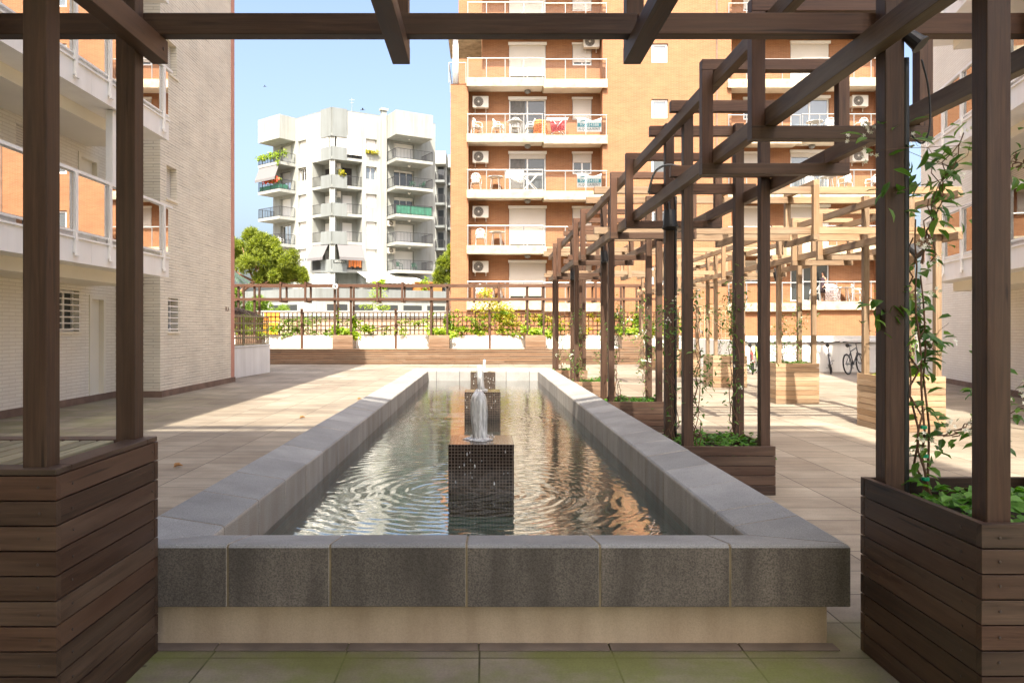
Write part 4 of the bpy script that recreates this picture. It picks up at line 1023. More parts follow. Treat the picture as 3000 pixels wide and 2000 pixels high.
# ------------------------------------------------------------------ cream brick buildings left and right
def side_block(name, label, P, u_start, u_end, big, bal_end, brickm, recess_holes, big_holes, H=14.0, loc=(0,0,0), depth=11, plate=False, ubal0=None):
    t = thing(name, label, 'building', loc)
    walls = MB(P)
    ub = big if big else u_end
    holes = []
    for h in recess_holes: holes.append(h[:4])
    walls.wall(u_start, ub, .0, H, 0, holes, .16)
    walls.build('recessed_wall', M[brickm], t)
    if big:
        wl = MB(P)
        wl.wall(big, u_end-.28, 0, H, .95, big_holes, .22)
        wl.face([(big,0,0),(big,.95,0),(big,.95,H),(big,0,H)])
        wl.build('gable_wall', M['cream_brick'], t)
        pk = MB(P); pk.box(u_end-.279, u_end, -depth, .955, 0, H); pk.build('end_wall', M['pink_render'], t)
        pl = MB(P); pl.box(big-.04, u_end-.05, .951, 1.0, 0, .13); pl.box(big-.04, big-.001, .0, .951, 0, .13); pl.box(u_start, big-.041, .0, .04, 0, .13)
        pl.build('plinth', M['plinth'], t)
    else:
        en = MB(P); en.face([(u_end,0,0),(u_end,-depth,0),(u_end,-depth,H),(u_end,0,H)])
        for k in range(int(H/.124)): en.box(u_end, u_end+.05, -.6, -.002, k*.124+.004, k*.124+.058)
        en.build('end_wall', M[brickm], t)
        pl = MB(P); pl.box(u_start, u_end+.02, .0, .04, 0, .13); pl.build('plinth', M['plinth'], t)
    bk = MB(P)
    bk.face([(u_start,-depth,0),(u_end,-depth,0),(u_end,-depth,H),(u_start,-depth,H)]); bk.face([(u_start,0,0),(u_start,-depth,0),(u_start,-depth,H),(u_start,0,H)])
    bk.build('back_wall', M['white_render'], t)
    rf = MB(P); rf.box(u_start-.1, u_end+.02, -depth-.1, 1.45 if big else 1.0, H, H+.22); rf.build('roof', M['white_paint'], t)
    for (u0, u1, z0, z1, kind) in recess_holes:
        if kind == 'door':
            d = MB(P); d.box(u0+.05, u1-.05, -.12, -.08, z0, z1-.05); d.m = 0
            for k in range(1, 4): d.box(u0+.06, u1-.06, -.079, -.075, z0+(z1-z0)*k/4-.006, z0+(z1-z0)*k/4+.006)
            dr = d.build('door', M['cream_paint'], t)
            f = MB(P); f.box(u0-.03, u0+.05, -.10, .02, z0, z1+.03); f.box(u1-.05, u1+.03, -.10, .02, z0, z1+.03); f.box(u0+.05, u1-.05, -.10, .018, z1-.05, z1+.03)
            f.build('frame', M['cream_paint'], dr)
            hd = MB(P); hd.box(u0+.10, u0+.13, -.075, -.03, z0+.95, z0+1.08); hd.build('handle', M['steel_dark'], dr)
        elif kind == 'barred':
            w_ = window(P, t, u0, u1, z0, z1, -.16, 0, mull=1)
            g_ = MB(P); n = 7
            for k in range(n): z = z0+.05+(z1-z0-.1)*k/(n-1); g_.box(u0-.03, u1+.03, -.01, .012, z-.012, z+.012)
            g_.build('window_bar', M['frame'], w_)
            s_ = MB(P); s_.box(u0-.05, u1+.05, -.10, .04, z0-.04, z0-.001); s_.build('sill', M['cream_paint'], w_)
        else:
            window(P, t, u0, u1, z0, z1, -.15, kind, mull=1)
    for h in big_holes:
        w_ = window(P, t, h[0], h[1], h[2], h[3], .95-.22, .0 if h[4] else .96, mull=0)
        if h[4]:
            g_ = MB(P)
            for k in range(6): z = h[2]+.05+(h[3]-h[2]-.1)*k/5; g_.box(h[0]-.02, h[1]+.02, .95-.03, .95-.008, z-.012, z+.012)
            g_.build('window_bar', M['frame'], w_)
        s_ = MB(P); s_.box(h[0]-.04, h[1]+.04, .85, .985, h[2]-.04, h[2]-.001); s_.build('sill', M['cream_paint'], w_)
    u0b = ubal0 if ubal0 is not None else u_start
    for k in range(4):
        zb = 2.49+2.75*k; zt = zb+.37
        b_ = MB(P); x = u0b
        while x < bal_end-.01:
            x1 = min(bal_end, x+1.45); b_.box(x+.002, x1-.002, 1.44, 1.50, zb, zt); x = x1
        b_.box(u0b, bal_end, .0, 1.439, zb+.02, zt-.04)
        b_.box(u0b, bal_end+.0, 1.38, 1.53, zt, zt+.03)
        ba = b_.build('balcony', M['white_paint'], t)
        s_ = MB(P); s_.box(u0b, bal_end-.3, .004, .98, zb-.19, zb+.019); s_.build('soffit_box', M['cream_paint'], ba)
        r = MB(P); gl = MB(P); zr = zt+1.05
        r.box(u0b, bal_end+.12, 1.46, 1.53, zr-.025, zr+.025); r.box(u0b, bal_end, 1.47, 1.51, zt+.10, zt+.13)
        x = bal_end-.28
        while x > u0b:
            r.box(x-.035, x+.035, 1.501, 1.545, zt-.22, zr-.026); r.box(x-.05, x+.05, 1.531, 1.565, zt-.27, zt-.19)
            gl.box(x-1.02, x-.05, 1.484, 1.494, zt+.14, zr-.05); x -= 1.07
        gl.box(bal_end-.24, bal_end-.02, 1.484, 1.494, zt+.14, zr-.05)
        r.build('railing', M['white_paint'], ba); gl.build('glass_panel', M['mirror_glass'], ba)
        if k == 0:
            cpost = MB(P); cpost.box(13.0, 13.12, 1.30, 1.42, zt+.001, zb+2.75); cpost.build('balcony_post', M['white_paint'], ba)
    return t
PLEFT = lambda u, o, z: (-7.85+o, u, z)
rh = [(13.86,14.56,1.40,2.19,'barred'), (14.95,15.52,.13,2.10,'door'), (8.6,9.4,.1,2.1,'door'), (10.6,11.4,1.40,2.19,'barred')]
for k in range(1, 5):
    z = 2.86+2.75*(k-1)
    if z+2.1 < 13.9: rh += [(12.6,13.5,z+.08,z+2.05,.45), (14.55,15.25,z+.08,z+2.0,'door'), (9.3,11.2,z+.08,z+2.05,.3)]
bh = [(16.4,16.95,1.40,2.13,True)] + [(16.32,16.86,4.30+2.75*k,5.02+2.75*k,False) for k in range(0, 3)]
lb = side_block('cream_apartment_block', 'cream brick apartment block on the left with white glazed balconies', PLEFT, -8, 20.75, 16.0, 15.13, 'pale_brick', rh, bh, loc=(-9, 10, 0), ubal0=2.0)
nb = text('house_number', '1R.A', .16, lambda x, y, d: (-6.895+d, 20.15+x, 1.98+y), M['plinth'], lb)
DR = V((.2405,.9706)); NR = V((-.9706,.2405))
PRIGHT = lambda u, o, z: (12.98+(u-22.3)*DR.x+o*NR.x, 22.3+(u-22.3)*DR.y+o*NR.y, z)
rh = [(12.2,12.8,1.35,2.1,'barred'), (9.5,10.2,.13,2.1,'door')]
for k in range(1, 5):
    z = 2.86+2.75*(k-1)
    if z+2.1 < 13.9: rh += [(14.4,16.4,z+.08,z+2.05,.95), (10.5,12.4,z+.08,z+2.05,.5)]
side_block('cream_apartment_block', 'pale brick apartment block on the right with sloping white balcony bands', PRIGHT, 4, 22.3, None, 17.0, 'pale_brick', rh, [], loc=(16, 14, 0), ubal0=4.5)
# block behind the viewpoint, whose shadow covers the near half of the yard
t = thing('rear_apartment_block', 'unseen white apartment block raised on added columns, shading the yard', 'building', (-12, -9, 0))
HB, ZB = 18.35, 4.6  # added open ground floor and pale walls, for fill light in the yard
b_ = MB(); b_.P = lambda u, o, z: (u, -3.0+o, z)
hs = []
for k in range(1, 6):
    for j in range(9):
        hs.append((-24+j*2.9, -22.6+j*2.9, 1.0+2.95*k+.9, 2.3+2.95*k+.9))
hs = [h for h in hs if h[3] < HB-.3]
b_.wall(-26, 2.95, ZB, HB, 0, hs, .2)
b_.face([(2.95,0,ZB),(2.95,-8,ZB),(2.95,-8,HB),(2.95,0,HB)]); b_.face([(-26,0,ZB),(-26,-8,ZB),(-26,-8,HB),(-26,0,HB)]); b_.face([(-26,-8,ZB),(2.95,-8,ZB),(2.95,-8,HB),(-26,-8,HB)])
b_.face([(-26,0,ZB),(2.95,0,ZB),(2.95,-8,ZB),(-26,-8,ZB)])
b_.build('wall', M['white_render'], t)
r = MB(); r.P = b_.P
for k in range(6):
    for o in (-.6, -7.4): r.box(-25.5+k*5.6, -25.1+k*5.6, o-.2, o+.2, 0, ZB-.002)
r.build('column', M['white_render'], t)  # unseen columns, added to raise the block so light passes under
r = MB(); r.P = b_.P; r.box(-26.1, 2.95, -8.1, .02, HB, HB+.1); r.build('roof', M['white_paint'], t)
r = MB(); r.P = b_.P; r.box(-26, 2.93, -.1, .0, HB+.45, HB+.85)
for k in range(15): r.box(-26+k*2.06, -25.9+k*2.06, -.1, -.001, HB+.1, HB+.45)
r.build('roof_rail', M['white_paint'], t)
p = MB(); p.P = b_.P
for h in hs: p.face([(h[0],-.15,h[2]),(h[1],-.15,h[2]),(h[1],-.15,h[3]),(h[0],-.15,h[3])])
p.build('window', M['pane'], t)

# ------------------------------------------------------------------ orange brick block
YO = 38.2
POR = lambda u, o, z: (u, YO-o, z)
ob = thing('brick_apartment_block', 'tall orange brick apartment block with pale stone balconies', 'building', (10, 44, 0))
FH = 2.83; HT = 24.3; DP = -.9
fl = [FH*k for k in range(0, 8)]
w = MB(POR)
w.wall(-1.70, -.80, 0, 13.9, 0); w.wall(20.3, 21.2, 0, HT, 0)
mh = [(8.52, 9.36, fl[k]+.83, fl[k]+1.80) for k in range(1, 8)]
w.wall(6.03, 12.59, 0, HT, 0, mh, .16)
w.wall(-.80, 6.03, 0, 2.45, 0); w.wall(12.59, 20.3, 0, 2.45, 0)
for (a, b_) in ((-.80,1), (6.03,1), (12.59,1), (20.3,1)):
    w.face([(a,0,0),(a,DP,0),(a,DP,HT if a > 0 else 13.9),(a,0,HT if a > 0 else 13.9)])
D1, W1 = (1.29, 3.23), (4.60, 5.62); D2, W2 = (15.95, 17.98), (13.5, 14.35)
h1 = []; h2 = []
for k in range(1, 8):
    h1 += [(D1[0], D1[1], fl[k]+.03, fl[k]+2.08), (W1[0], W1[1], fl[k]+1.0, fl[k]+2.10)]
    h2 += [(D2[0], D2[1], fl[k]+.03, fl[k]+2.15), (W2[0], W2[1], fl[k]+1.0, fl[k]+2.10)]
w.wall(-.80, 6.03, 2.45, 13.9, DP, [h for h in h1 if h[3] < 13.9], .12)
w.wall(-.10, 6.03, 13.9, HT, DP, [h for h in h1 if h[2] > 13.9], .12)
w.wall(12.59, 20.3, 2.45, HT, DP, h2, .12)
w.face([(-1.70,0,0),(-1.70,-12,0),(-1.70,-12,13.9),(-1.70,0,13.9)]); w.face([(-.10,DP,13.9),(-.10,-12,13.9),(-.10,-12,HT),(-.10,DP,HT)])
w.face([(21.2,0,0),(21.2,-12,0),(21.2,-12,HT),(21.2,0,HT)])
w.face([(-1.7,0,13.9),(-.8,0,13.9),(-.8,-12,13.9),(-1.7,-12,13.9)]); w.face([(-.1,DP,HT),(21.2,DP,HT),(21.2,-12,HT),(-.1,-12,HT)]); w.face([(-1.7,-12,0),(21.2,-12,0),(21.2,-12,HT),(-1.7,-12,HT)])
w.build('wall', M['orange_brick'], ob)
c = MB(POR); c.lathe([(.16, 13.9), (.15, 14.6), (.14, 16.3)], (-1.45, -.2, 0), 14); c.build('terrace_column', M['white_paint'], ob, smooth=True)
c = MB(POR); c.box(-1.85, -.12, -3.5, .2, 16.42, 16.85); c.build('terrace_slab', M['travertine'], ob)
c = MB(POR); c.tube([(-1.78,.12,14.92),(-.9,.12,14.92)], .025, 8); c.tube([(-1.78,.12,14.92),(-1.78,-3,14.92)], .025, 8)
for u, o in ((-1.78,.12),(-.92,.12),(-1.78,-1.4)): c.box(u-.02, u+.02, o-.02, o+.02, 13.9, 14.9)
tr_ = c.build('terrace_railing', M['steel'], ob); c = MB(POR); c.face([(-1.74,.12,14.0),(-.95,.12,14.0),(-.95,.12,14.8),(-1.74,.12,14.8)]); c.build('glass_panel', M['glass'], tr_)
c = MB(POR); c.box(11.80, 11.87, .0, .05, 2.5, HT); c.build('downpipe', M['plinth'], ob)
for k in range(1, 8): window(POR, ob, 8.54, 9.34, mh[k-1][2]+.02, mh[k-1][3]-.02, -.13, 0, 'pane_blue', mull=0, fw=.09)
st1 = {1: .86, 2: .93, 3: .13, 4: .04, 5: .80, 6: .95, 7: .95}; sw1 = {1: .95, 2: 1, 3: .45, 4: .97, 5: .86, 6: .95, 7: 1}
st2 = {1: .10, 2: .97, 3: .12, 4: .05, 5: .9, 6: .5, 7: .5}; sw2 = {1: .9, 2: .95, 3: .9, 4: .5, 5: .8, 6: .9, 7: .9}
for k in range(1, 8):
    window(POR, ob, D1[0]+.02, D1[1]-.02, fl[k]+.05, fl[k]+2.06, DP-.11, st1[k], 'pane', 1, .06, (D1[0]+.1, D1[0]+.85) if k in (3, 4) else None, box_h=.12)
    window(POR, ob, W1[0]+.02, W1[1]-.02, fl[k]+1.02, fl[k]+2.08, DP-.11, sw1[k], 'pane', 1, .06, box_h=.08)
    window(POR, ob, D2[0]+.02, D2[1]-.02, fl[k]+.05, fl[k]+2.13, DP-.11, st2[k], 'pane_blue' if k > 1 else 'pane', 1 if k > 1 else 2, .06, box_h=.12)
    window(POR, ob, W2[0]+.02, W2[1]-.02, fl[k]+1.02, fl[k]+2.08, DP-.11, sw2[k], 'pane', 1, .06, box_h=.08)
    for (u0, u1, dz, seed) in ((-.88, 3.02, 0, 1), (3.025, 6.26, -.085, 2), (12.35, 16.08, -.085, 3), (16.085, 20.55, 0, 4)):
        z = fl[k]+dz
        b_ = MB(POR); u = u0
        while u < u1-.02:
            x1 = min(u1, u+1.17); b_.box(u+.003, x1-.003, .14, .20, z-.42, z+.012+R.uniform(-.004,.004)); u = x1
        b_.box(u0, u1, DP+.002, .139, z-.36, z); 
        ba = b_.build('balcony', M['travertine'], ob)
        sf = MB(POR); sf.box(u0+.05, u1-.05, DP+.003, .12, z-.372, z-.361); sf.build('soffit', M['cream_paint'], ba)
        r = MB(POR); gl = MB(POR); n = max(2, round((u1-u0)/.98)); zr = fl[k]+1.0+dz*.6
        r.tube([(u0+.03, .13, zr), (u1-.03, .13, zr)], .028, 8)
        ro = r.build('handrail', M['handrail'], ba)
        pz = MB(POR)
        for j in range(n+1):
            u = u0+.06+(u1-u0-.12)*j/n
            pz.box(u-.022, u+.022, .118, .142, z, zr-.02)
            if j < n: gl.face([(u+.045,.13,z+.10),(u+(u1-u0-.12)/n-.045,.13,z+.10),(u+(u1-u0-.12)/n-.045,.13,zr-.16),(u+.045,.13,zr-.16)])
        pz.build('railing_post', M['steel'], ba); gl.build('glass_panel', M['glass'], ba)
    for u, lab in ((2.25, 0), (16.95, 0)):
        l = MB(POR); l.lathe([(.16, 0), (.17, -.05), (.13, -.13), (.05, -.17)], (u, -.62, fl[k]+2.43), 14); l.build('ceiling_lamp', M['steel'], ob, smooth=True)
# air conditioners on the balcony walls
def ac_unit(label, group):
    t = thing('air_conditioner', label, 'air conditioner', (0,0,0), group)
    b_ = MB(); b_.box(-.41, .41, -.16, .16, .08, .66); b_.build('casing', M['ac_white'], t, bevel=.015)
    f = MB(); f.lathe([(.25, -.168), (.25, -.162)], (-.10, 0, .37), 26, 'y'); f.m = 1; f.lathe([(.05, -.18), (.05, -.166)], (-.10, 0, .37), 14, 'y')
    f.m = 1
    for k in range(3):
        r_ = .09+.06*k; f.tube([(-.10+r_*math.cos(a*.3), -.172, .37+r_*math.sin(a*.3)) for a in range(22)], .006, 4)
    f.build('fan_grille', [M['ac_grille'], M['ac_white']], t)
    c = MB()
    for x in (-.28, .28): c.box(x-.02, x+.02, -.20, .22, .04, .08); c.box(x-.02, x+.02, .16, .20, -.1, .04)
    c.build('bracket', M['ac_white'], t)
    return t
acn = {1: 'lowest', 2: 'second lowest', 3: 'middle', 4: 'second highest', 5: 'highest'}
a0 = None
for k in (1, 2, 3, 4):
    lbl = acn[k] + ' boxed air conditioner in the left balcony column of the orange block'
    if a0 is None: a0 = ac_unit(lbl, 'air conditioners on the orange block'); o = a0; o.location = (-.18, YO-DP-.25, fl[k]+1.45)
    else: copy_tree(a0, (-.18, YO-DP-.25, fl[k]+1.45), None, lbl)
copy_tree(a0, (5.55, YO-DP-.25, fl[5]+1.72), None, 'air conditioner in the right corner of the highest visible orange balcony')
for k, l_ in ((3, 'lower'), (4, 'upper')):
    copy_tree(a0, (19.4, YO-DP-.25, fl[k]+1.5), None, l_ + ' air conditioner in the right hand balcony column of the orange block')
# rental banners
def banner(label, k):
    u0, u1 = 4.72, 5.96; zt = fl[k]+.84; zb = fl[k]+.12
    t = thing('banner', label, 'banner', ((u0+u1)/2, YO-.1, zb), 'rental banners')
    c = MB(POR); n = 16
    def top(f): return zt - (.0 if f < .3 else .13*math.sin((f-.3)/.7*math.pi))
    for j in range(n):
        f0, f1 = j/n, (j+1)/n; a, b_ = u0+(u1-u0)*f0, u0+(u1-u0)*f1
        y0, y1 = .085+.012*math.sin(f0*7), .085+.012*math.sin(f1*7)
        c.face([(a,y0,zb),(b_,y1,zb),(b_,y1,top(f1)),(a,y0,top(f0))]); c.face([(a,y0-.006,zb),(b_,y1-.006,zb),(b_,y1-.006,top(f1)),(a,y0-.006,top(f0))])
    c.build('cloth', M['white_print'], t)
    s = MB(POR); s.box(u0+.02, u1-.02, .099, .1015, zb+.24, zb+.44); s.build('number_band', M['teal'], t)
    s = MB(POR)
    for q in range(5): s.face([(u0+.16+.05*q, .1, zb+.50+.01*q), (u0+.24+.05*q, .1, zb+.50+.012*q), (u0+.20+.04*q, .1, zb+.56+.012*q)])
    s.build('emblem', M['teal'], t)
    mid = (u0+u1)/2
    text('phone_number', '972354388', .215, lambda x, y, d: (mid+x*.98, YO-.103-d, zb+.34+y), M['white_print'], t, .002, 1.02)
    text('lettering', 'ALQUILA/RENT', .175, lambda x, y, d: (mid+x*.90, YO-.101-d, zb+.13+y), M['ink'], t, .002, 1.05)
banner('white and teal rental banner on the upper right balcony rail', 4)
banner('white and teal rental banner one floor lower', 3)
# white plastic furniture
def make_chair(label, m='white_plastic'):
    t = thing('plastic_chair', label, 'chair', (0,0,0), 'plastic balcony chairs')
    s = MB(); s.box(-.23, .23, -.24, .22, .40, .435); s.build('seat', M[m], t, bevel=.01)
    b_ = MB()
    for k in range(5): x = -.16+.08*k; b_.box(x-.027, x+.027, .20+abs(x)*-.25, .228+abs(x)*-.25, .44, .80)
    b_.tube([(-.23,.10,.62),(-.22,.16,.76),(-.14,.20,.85),(0,.215,.88),(.14,.20,.85),(.22,.16,.76),(.23,.10,.62)], .026, 6)
    b_.build('backrest', M[m], t)
    for sx in (-1, 1):
        a = MB(); a.tube([(sx*.24,.13,.66),(sx*.265,-.05,.655),(sx*.26,-.20,.63),(sx*.245,-.24,.42)], .024, 6); a.build('armrest', M[m], t)
        for sy in (-1, 1):
            l = MB(); l.bar((sx*.22, sy*.20, .41), (sx*.255, sy*.245, 0), .045, .03); l.build('leg', M[m], t)
    return t
def make_table(label, r=.42, m='white_plastic'):
    t = thing('plastic_table', label, 'table', (0,0,0), 'plastic balcony tables')
    s = MB(); s.lathe([(r*.96,.685),(r,.695),(r,.72),(r*.97,.73)], (0,0,0), 28); s.build('tabletop', M[m], t)
    for a in (.6, 2.2, 3.75, 5.3):
        l = MB(); l.bar((r*.6*math.cos(a), r*.6*math.sin(a), .685), (r*.78*math.cos(a), r*.78*math.sin(a), 0), .055, .04); l.build('leg', M[m], t)
    return t
yb = YO+.35
cspec = [(-.38, 4, 1.9, 'white plastic armchair alone at the left end of the upper furnished balcony'), (.70, 4, 1.2, 'white plastic armchair left of the round table with an orange towel near'), (2.40, 4, -1.5, 'white plastic armchair beside the orange towel'), (1.62, 4, 3.14, 'white plastic armchair behind the upper round table'),
         (-.40, 3, 3.0, 'white plastic armchair at the left end of the balcony with the drying rack'), (-.18, 2, 3.1, 'white plastic armchair before the closed shutter, third balcony from the top'), (-.2, 1, 3.1, 'white plastic armchair on the lowest left balcony'),
         (16.75, 3, 2.6, 'white plastic armchair left of the right column table'), (18.55, 3, 3.4, 'white plastic armchair right of the right column table'), (19.95, 3, -1.4, 'white plastic armchair at the right end, right balcony column'),
         (17.75, 4, 2.9, 'white plastic armchair on the upper right column balcony'), (19.4, 4, 3.3, 'white plastic armchair under the upper right air conditioner'),
         (17.0, 1, -1.9, 'white plastic armchair facing the pink draped one'), (19.1, 1, 1.3, 'white plastic armchair right of the lowest balcony table'), (17.75, 1, 3.0, 'white plastic armchair draped with a pink cloth'), (1.6, 6, 0, '')]
c0 = None
for (x, k, rz, lb_) in cspec:
    if not lb_: continue
    if c0 is None: c0 = make_chair(lb_); c0.location = (x, yb, fl[k]+.01); c0.rotation_euler = (0,0,rz)
    else: copy_tree(c0, (x, yb, fl[k]+.01), rz, lb_)
t0 = None
for (x, k, lb_) in ((1.58, 4, 'round white plastic table on the upper furnished balcony'), (.58, 3, 'round white plastic table left of the drying rack'), (.66, 2, 'round white plastic table on the balcony with the closed shutter'), (.7, 1, 'round white plastic table on the lowest left balcony'), (17.6, 3, 'round white table in the right balcony column'), (18.4, 1, 'white table on the balcony where the woman stands'), (16.95, 4, 'white table on the upper right column balcony')):
    if t0 is None: t0 = make_table(lb_); t0.location = (x, yb-.05, fl[k]+.01)
    else: copy_tree(t0, (x, yb-.05, fl[k]+.01), 0, lb_)
def drape(label, name, pts, m, cat='towel'):
    c = MB(); n = len(pts)
    for (A, B, C_, D) in pts:
        q = 6
        for i in range(q):
            for j in range(q):
                def at(a, b_):
                    p = V(A).lerp(V(B), a).lerp(V(D).lerp(V(C_), a), b_); return p + V((0, .03*math.sin(a*9+b_*3), .012*math.sin(a*5)))
                c.face([at(i/q,j/q), at((i+1)/q,j/q), at((i+1)/q,(j+1)/q), at(i/q,(j+1)/q)])
    o = c.build(name, m, smooth=True, loc=pts[0][0])
    sd = o.modifiers.new('Solidify', 'SOLIDIFY'); sd.thickness = .012
    return tag(o, label, cat)
z4, z3, z1 = fl[4], fl[3], fl[1]
drape('orange towel hung over a chair on the upper furnished balcony', 'beach_towel', [((2.55,38.35,z4+.78),(3.15,38.4,z4+.82),(3.25,38.1,z4+.03),(2.50,38.1,z4+.05))], M['orange_cloth'])
drape('red patterned towel on the folding rack of the upper balcony', 'beach_towel', [((3.35,38.3,z4+.66),(4.25,38.4,z4+.82),(4.15,38.2,z4+.25),(3.45,38.2,z4+.10))], M['red_cloth'])
drape('pale pink cloth draped over the chair on the lowest right balcony', 'draped_cloth', [((17.45,38.32,z1+.76),(18.05,38.34,z1+.78),(18.15,38.22,z1+.02),(17.35,38.2,z1+.02)), ((17.45,38.32,z1+.76),(18.05,38.34,z1+.78),(18.0,38.62,z1+.92),(17.5,38.62,z1+.92))], M['pink_cloth'], 'cloth')
drape('grey sheet drying on the rack, balcony below the red towel', 'laundry_sheet', [((1.15,38.3,z3+1.02),(2.05,38.45,z3+1.04),(1.95,38.3,z3+.35),(1.05,38.2,z3+.62))], M['white_fabric'], 'laundry')
def rack(label, x, z, w_=1.3):
    t = thing('drying_rack', label, 'drying rack', (x, 38.45, z), 'drying racks'); f = MB()
    for y in (38.25, 38.7):
        f.bar((x-w_*.3, y, z+.02), (x+w_*.3, y, z+.86), .03); f.bar((x+w_*.3, y+.02, z+.02), (x-w_*.3, y+.02, z+.86), .03)
    f.build('crossed_legs', M['white_plastic'], t)
    f = MB()
    for k in range(9): y = 38.24+.06*k; f.bar((x-w_/2, y, z+.87), (x+w_/2, y, z+.87), .012)
    f.bar((x-w_/2, 38.24, z+.87), (x-w_/2, 38.72, z+.87), .022); f.bar((x+w_/2, 38.24, z+.87), (x+w_/2, 38.72, z+.87), .022)
    f.build('rail_frame', M['white_plastic'], t)
rack('white folding drying rack under the grey sheet', 2.35, z3); rack('white folding drying rack under the red towel', 3.75, z4, 1.1)
# ------------------------------------------------------------------ white apartment block beyond the wall
C0 = V((-15.2, 75))
PWL = lambda u, o, z: (C0.x-.775*u-.632*o, C0.y+.632*u-.775*o, z)
PWR = lambda u, o, z: (C0.x+.8656*u+.5009*o, C0.y+.5009*u-.8656*o, z)
def isect(oL, oR):
    a = V(PWL(0,oL,0)[:2]); d = V((-.775,.632)); b_ = V(PWR(0,oR,0)[:2]); e_ = V((.8656,.5009))
    det = d.x*(-e_.y)+e_.x*d.y; q = b_-a
    s = (q.x*(-e_.y)+e_.x*q.y)/det
    return a+d*s
wb = thing('white_apartment_block', 'white apartment block with iron balconies on a splayed corner', 'building', (-15, 80, 0))
WF = [7.4+2.82*k for k in range(5)]; HW = 23.35
UL, UR, EL, ER = 3.09, 3.20, 9.83, 11.5
ci = isect(-1.6,-1.6); UCL = (ci-V(C0[:2])).dot(V((-.775,.632))); UCR = (ci-V(C0[:2])).dot(V((.8656,.5009)))
w = MB(PWL); hL = [(4.1, 5.45, f+.95, f+2.3) for f in [4.6]+WF]
dL = [(6.7, 8.5, f+.03, f+2.2) for f in WF]
w.wall(UL, EL, 0, HW, 0, hL+dL, .36)
w.face([(UL,0,0),(UL,-1.6,0),(UL,-1.6,20.9),(UL,0,20.9)]); w.wall(UCL, UL, 0, 20.9, -1.6)
w.face([(EL,0,0),(EL,-11,0),(EL,-11,HW),(EL,0,HW)])
w.wall(0, UL, 20.95, HW, 0); w.build('left_wall', M['bld_white'], wb)
w = MB(PWR); hR = [(3.62, 4.8, f+.85, f+2.2) for f in [4.6]+WF]; dR = [(6.7, 9.0, f+.03, f+2.2) for f in WF]
w.wall(UR, ER, 0, HW, 0, hR+dR, .36)
w.face([(UR,0,0),(UR,-1.6,0),(UR,-1.6,20.9),(UR,0,20.9)]); w.wall(UCR, UR, 0, 20.9, -1.6)
w.face([(ER,0,0),(ER,-11,0),(ER,-11,HW),(ER,0,HW)]); w.wall(0, UR, 20.95, HW, 0); w.build('right_wall', M['bld_white'], wb)
p = MB(); a, b_, c, d = PWL(EL,0,0)[:2], tuple(C0), PWR(ER,0,0)[:2], PWR(ER,-11,0)[:2]
prism(p, [a, b_, c, d, PWL(EL,-11,0)[:2]], HW, HW+.12); p.build('roof', M['bld_grey'], wb)
ci = tuple(isect(-1.6, -1.6)); co = tuple(isect(.03, .03))
for i, f in enumerate(WF+[21.0]):
    p = MB(); prism(p, [PWL(UL,.0,0)[:2], co, PWR(UR,.0,0)[:2], PWR(UR,-1.6,0)[:2], ci, PWL(UL,-1.6,0)[:2]], f-.27, f)
    sl = p.build('loggia_slab', M['bld_white'], wb)
    pr = MB(PWL); top_ = f+.98 if i < 5 else 23.55
    pr.box(.02, 1.62, -.12, .10, f-.32, top_); pr.P = PWR; pr.box(.02, 1.55, -.12, .11, f-.321, top_+.001)
    pr.build('corner_parapet', M['bld_grey'], sl)
    if i < 5:
        iron_rail(PWL, sl, [((1.62,-.04),(UL,-.04))], f); iron_rail(PWR, sl, [((1.55,-.04),(UR,-.04))], f)
cc = MB(); pc = isect(-.32, -.32); d_ = (V(C0[:2])-pc).normalized(); 
cc.bar((pc.x, pc.y, 4), (pc.x, pc.y, 21.0), .55, .55, up=(d_.x, d_.y, 0)); cc.build('corner_column', M['bld_white'], wb)
p = MB(PWR); p.box(5.2, 5.74, 0, .38, 0, 23.9); p.box(5.08, 5.86, -.1, .5, 23.9, 24.15); p.build('chimney_shaft', M['bld_white'], wb)
p = MB(PWR); p.box(5.81, 9.95, 0, 2.6, 21.05, HW+.15); p.build('roof_box', M['bld_white'], wb)
p = MB(PWL); p.box(5.87, 9.65, 0, 2.0, 21.05, HW+.15); p.build('roof_box', M['bld_white'], wb)
shL = [.0, .55, .45, .40, .0, .5]; 
for i, h in enumerate(hL): window(PWL, wb, h[0]+.02, h[1]-.02, h[2]+.02, h[3]-.02, -.34, [0,.7,.9,.95,0,.97][i], mull=1, fw=.07, shm='frame')
for i, h in enumerate(hR): window(PWR, wb, h[0]+.02, h[1]-.02, h[2]+.02, h[3]-.02, -.34, [.9,.96,.96,.96,0,.8][i], 'pane_blue', mull=1, fw=.07, shm='frame')
for i, h in enumerate(dL): window(PWL, wb, h[0]+.02, h[1]-.02, h[2]+.02, h[3]-.02, -.34, [.95,0,.95,.5,.9][i], mull=1, shm='frame')
for i, h in enumerate(dR): window(PWR, wb, h[0]+.02, h[1]-.02, h[2]+.02, h[3]-.02, -.34, [.97,.97,.15,.1,.96][i], mull=2, shm='frame')
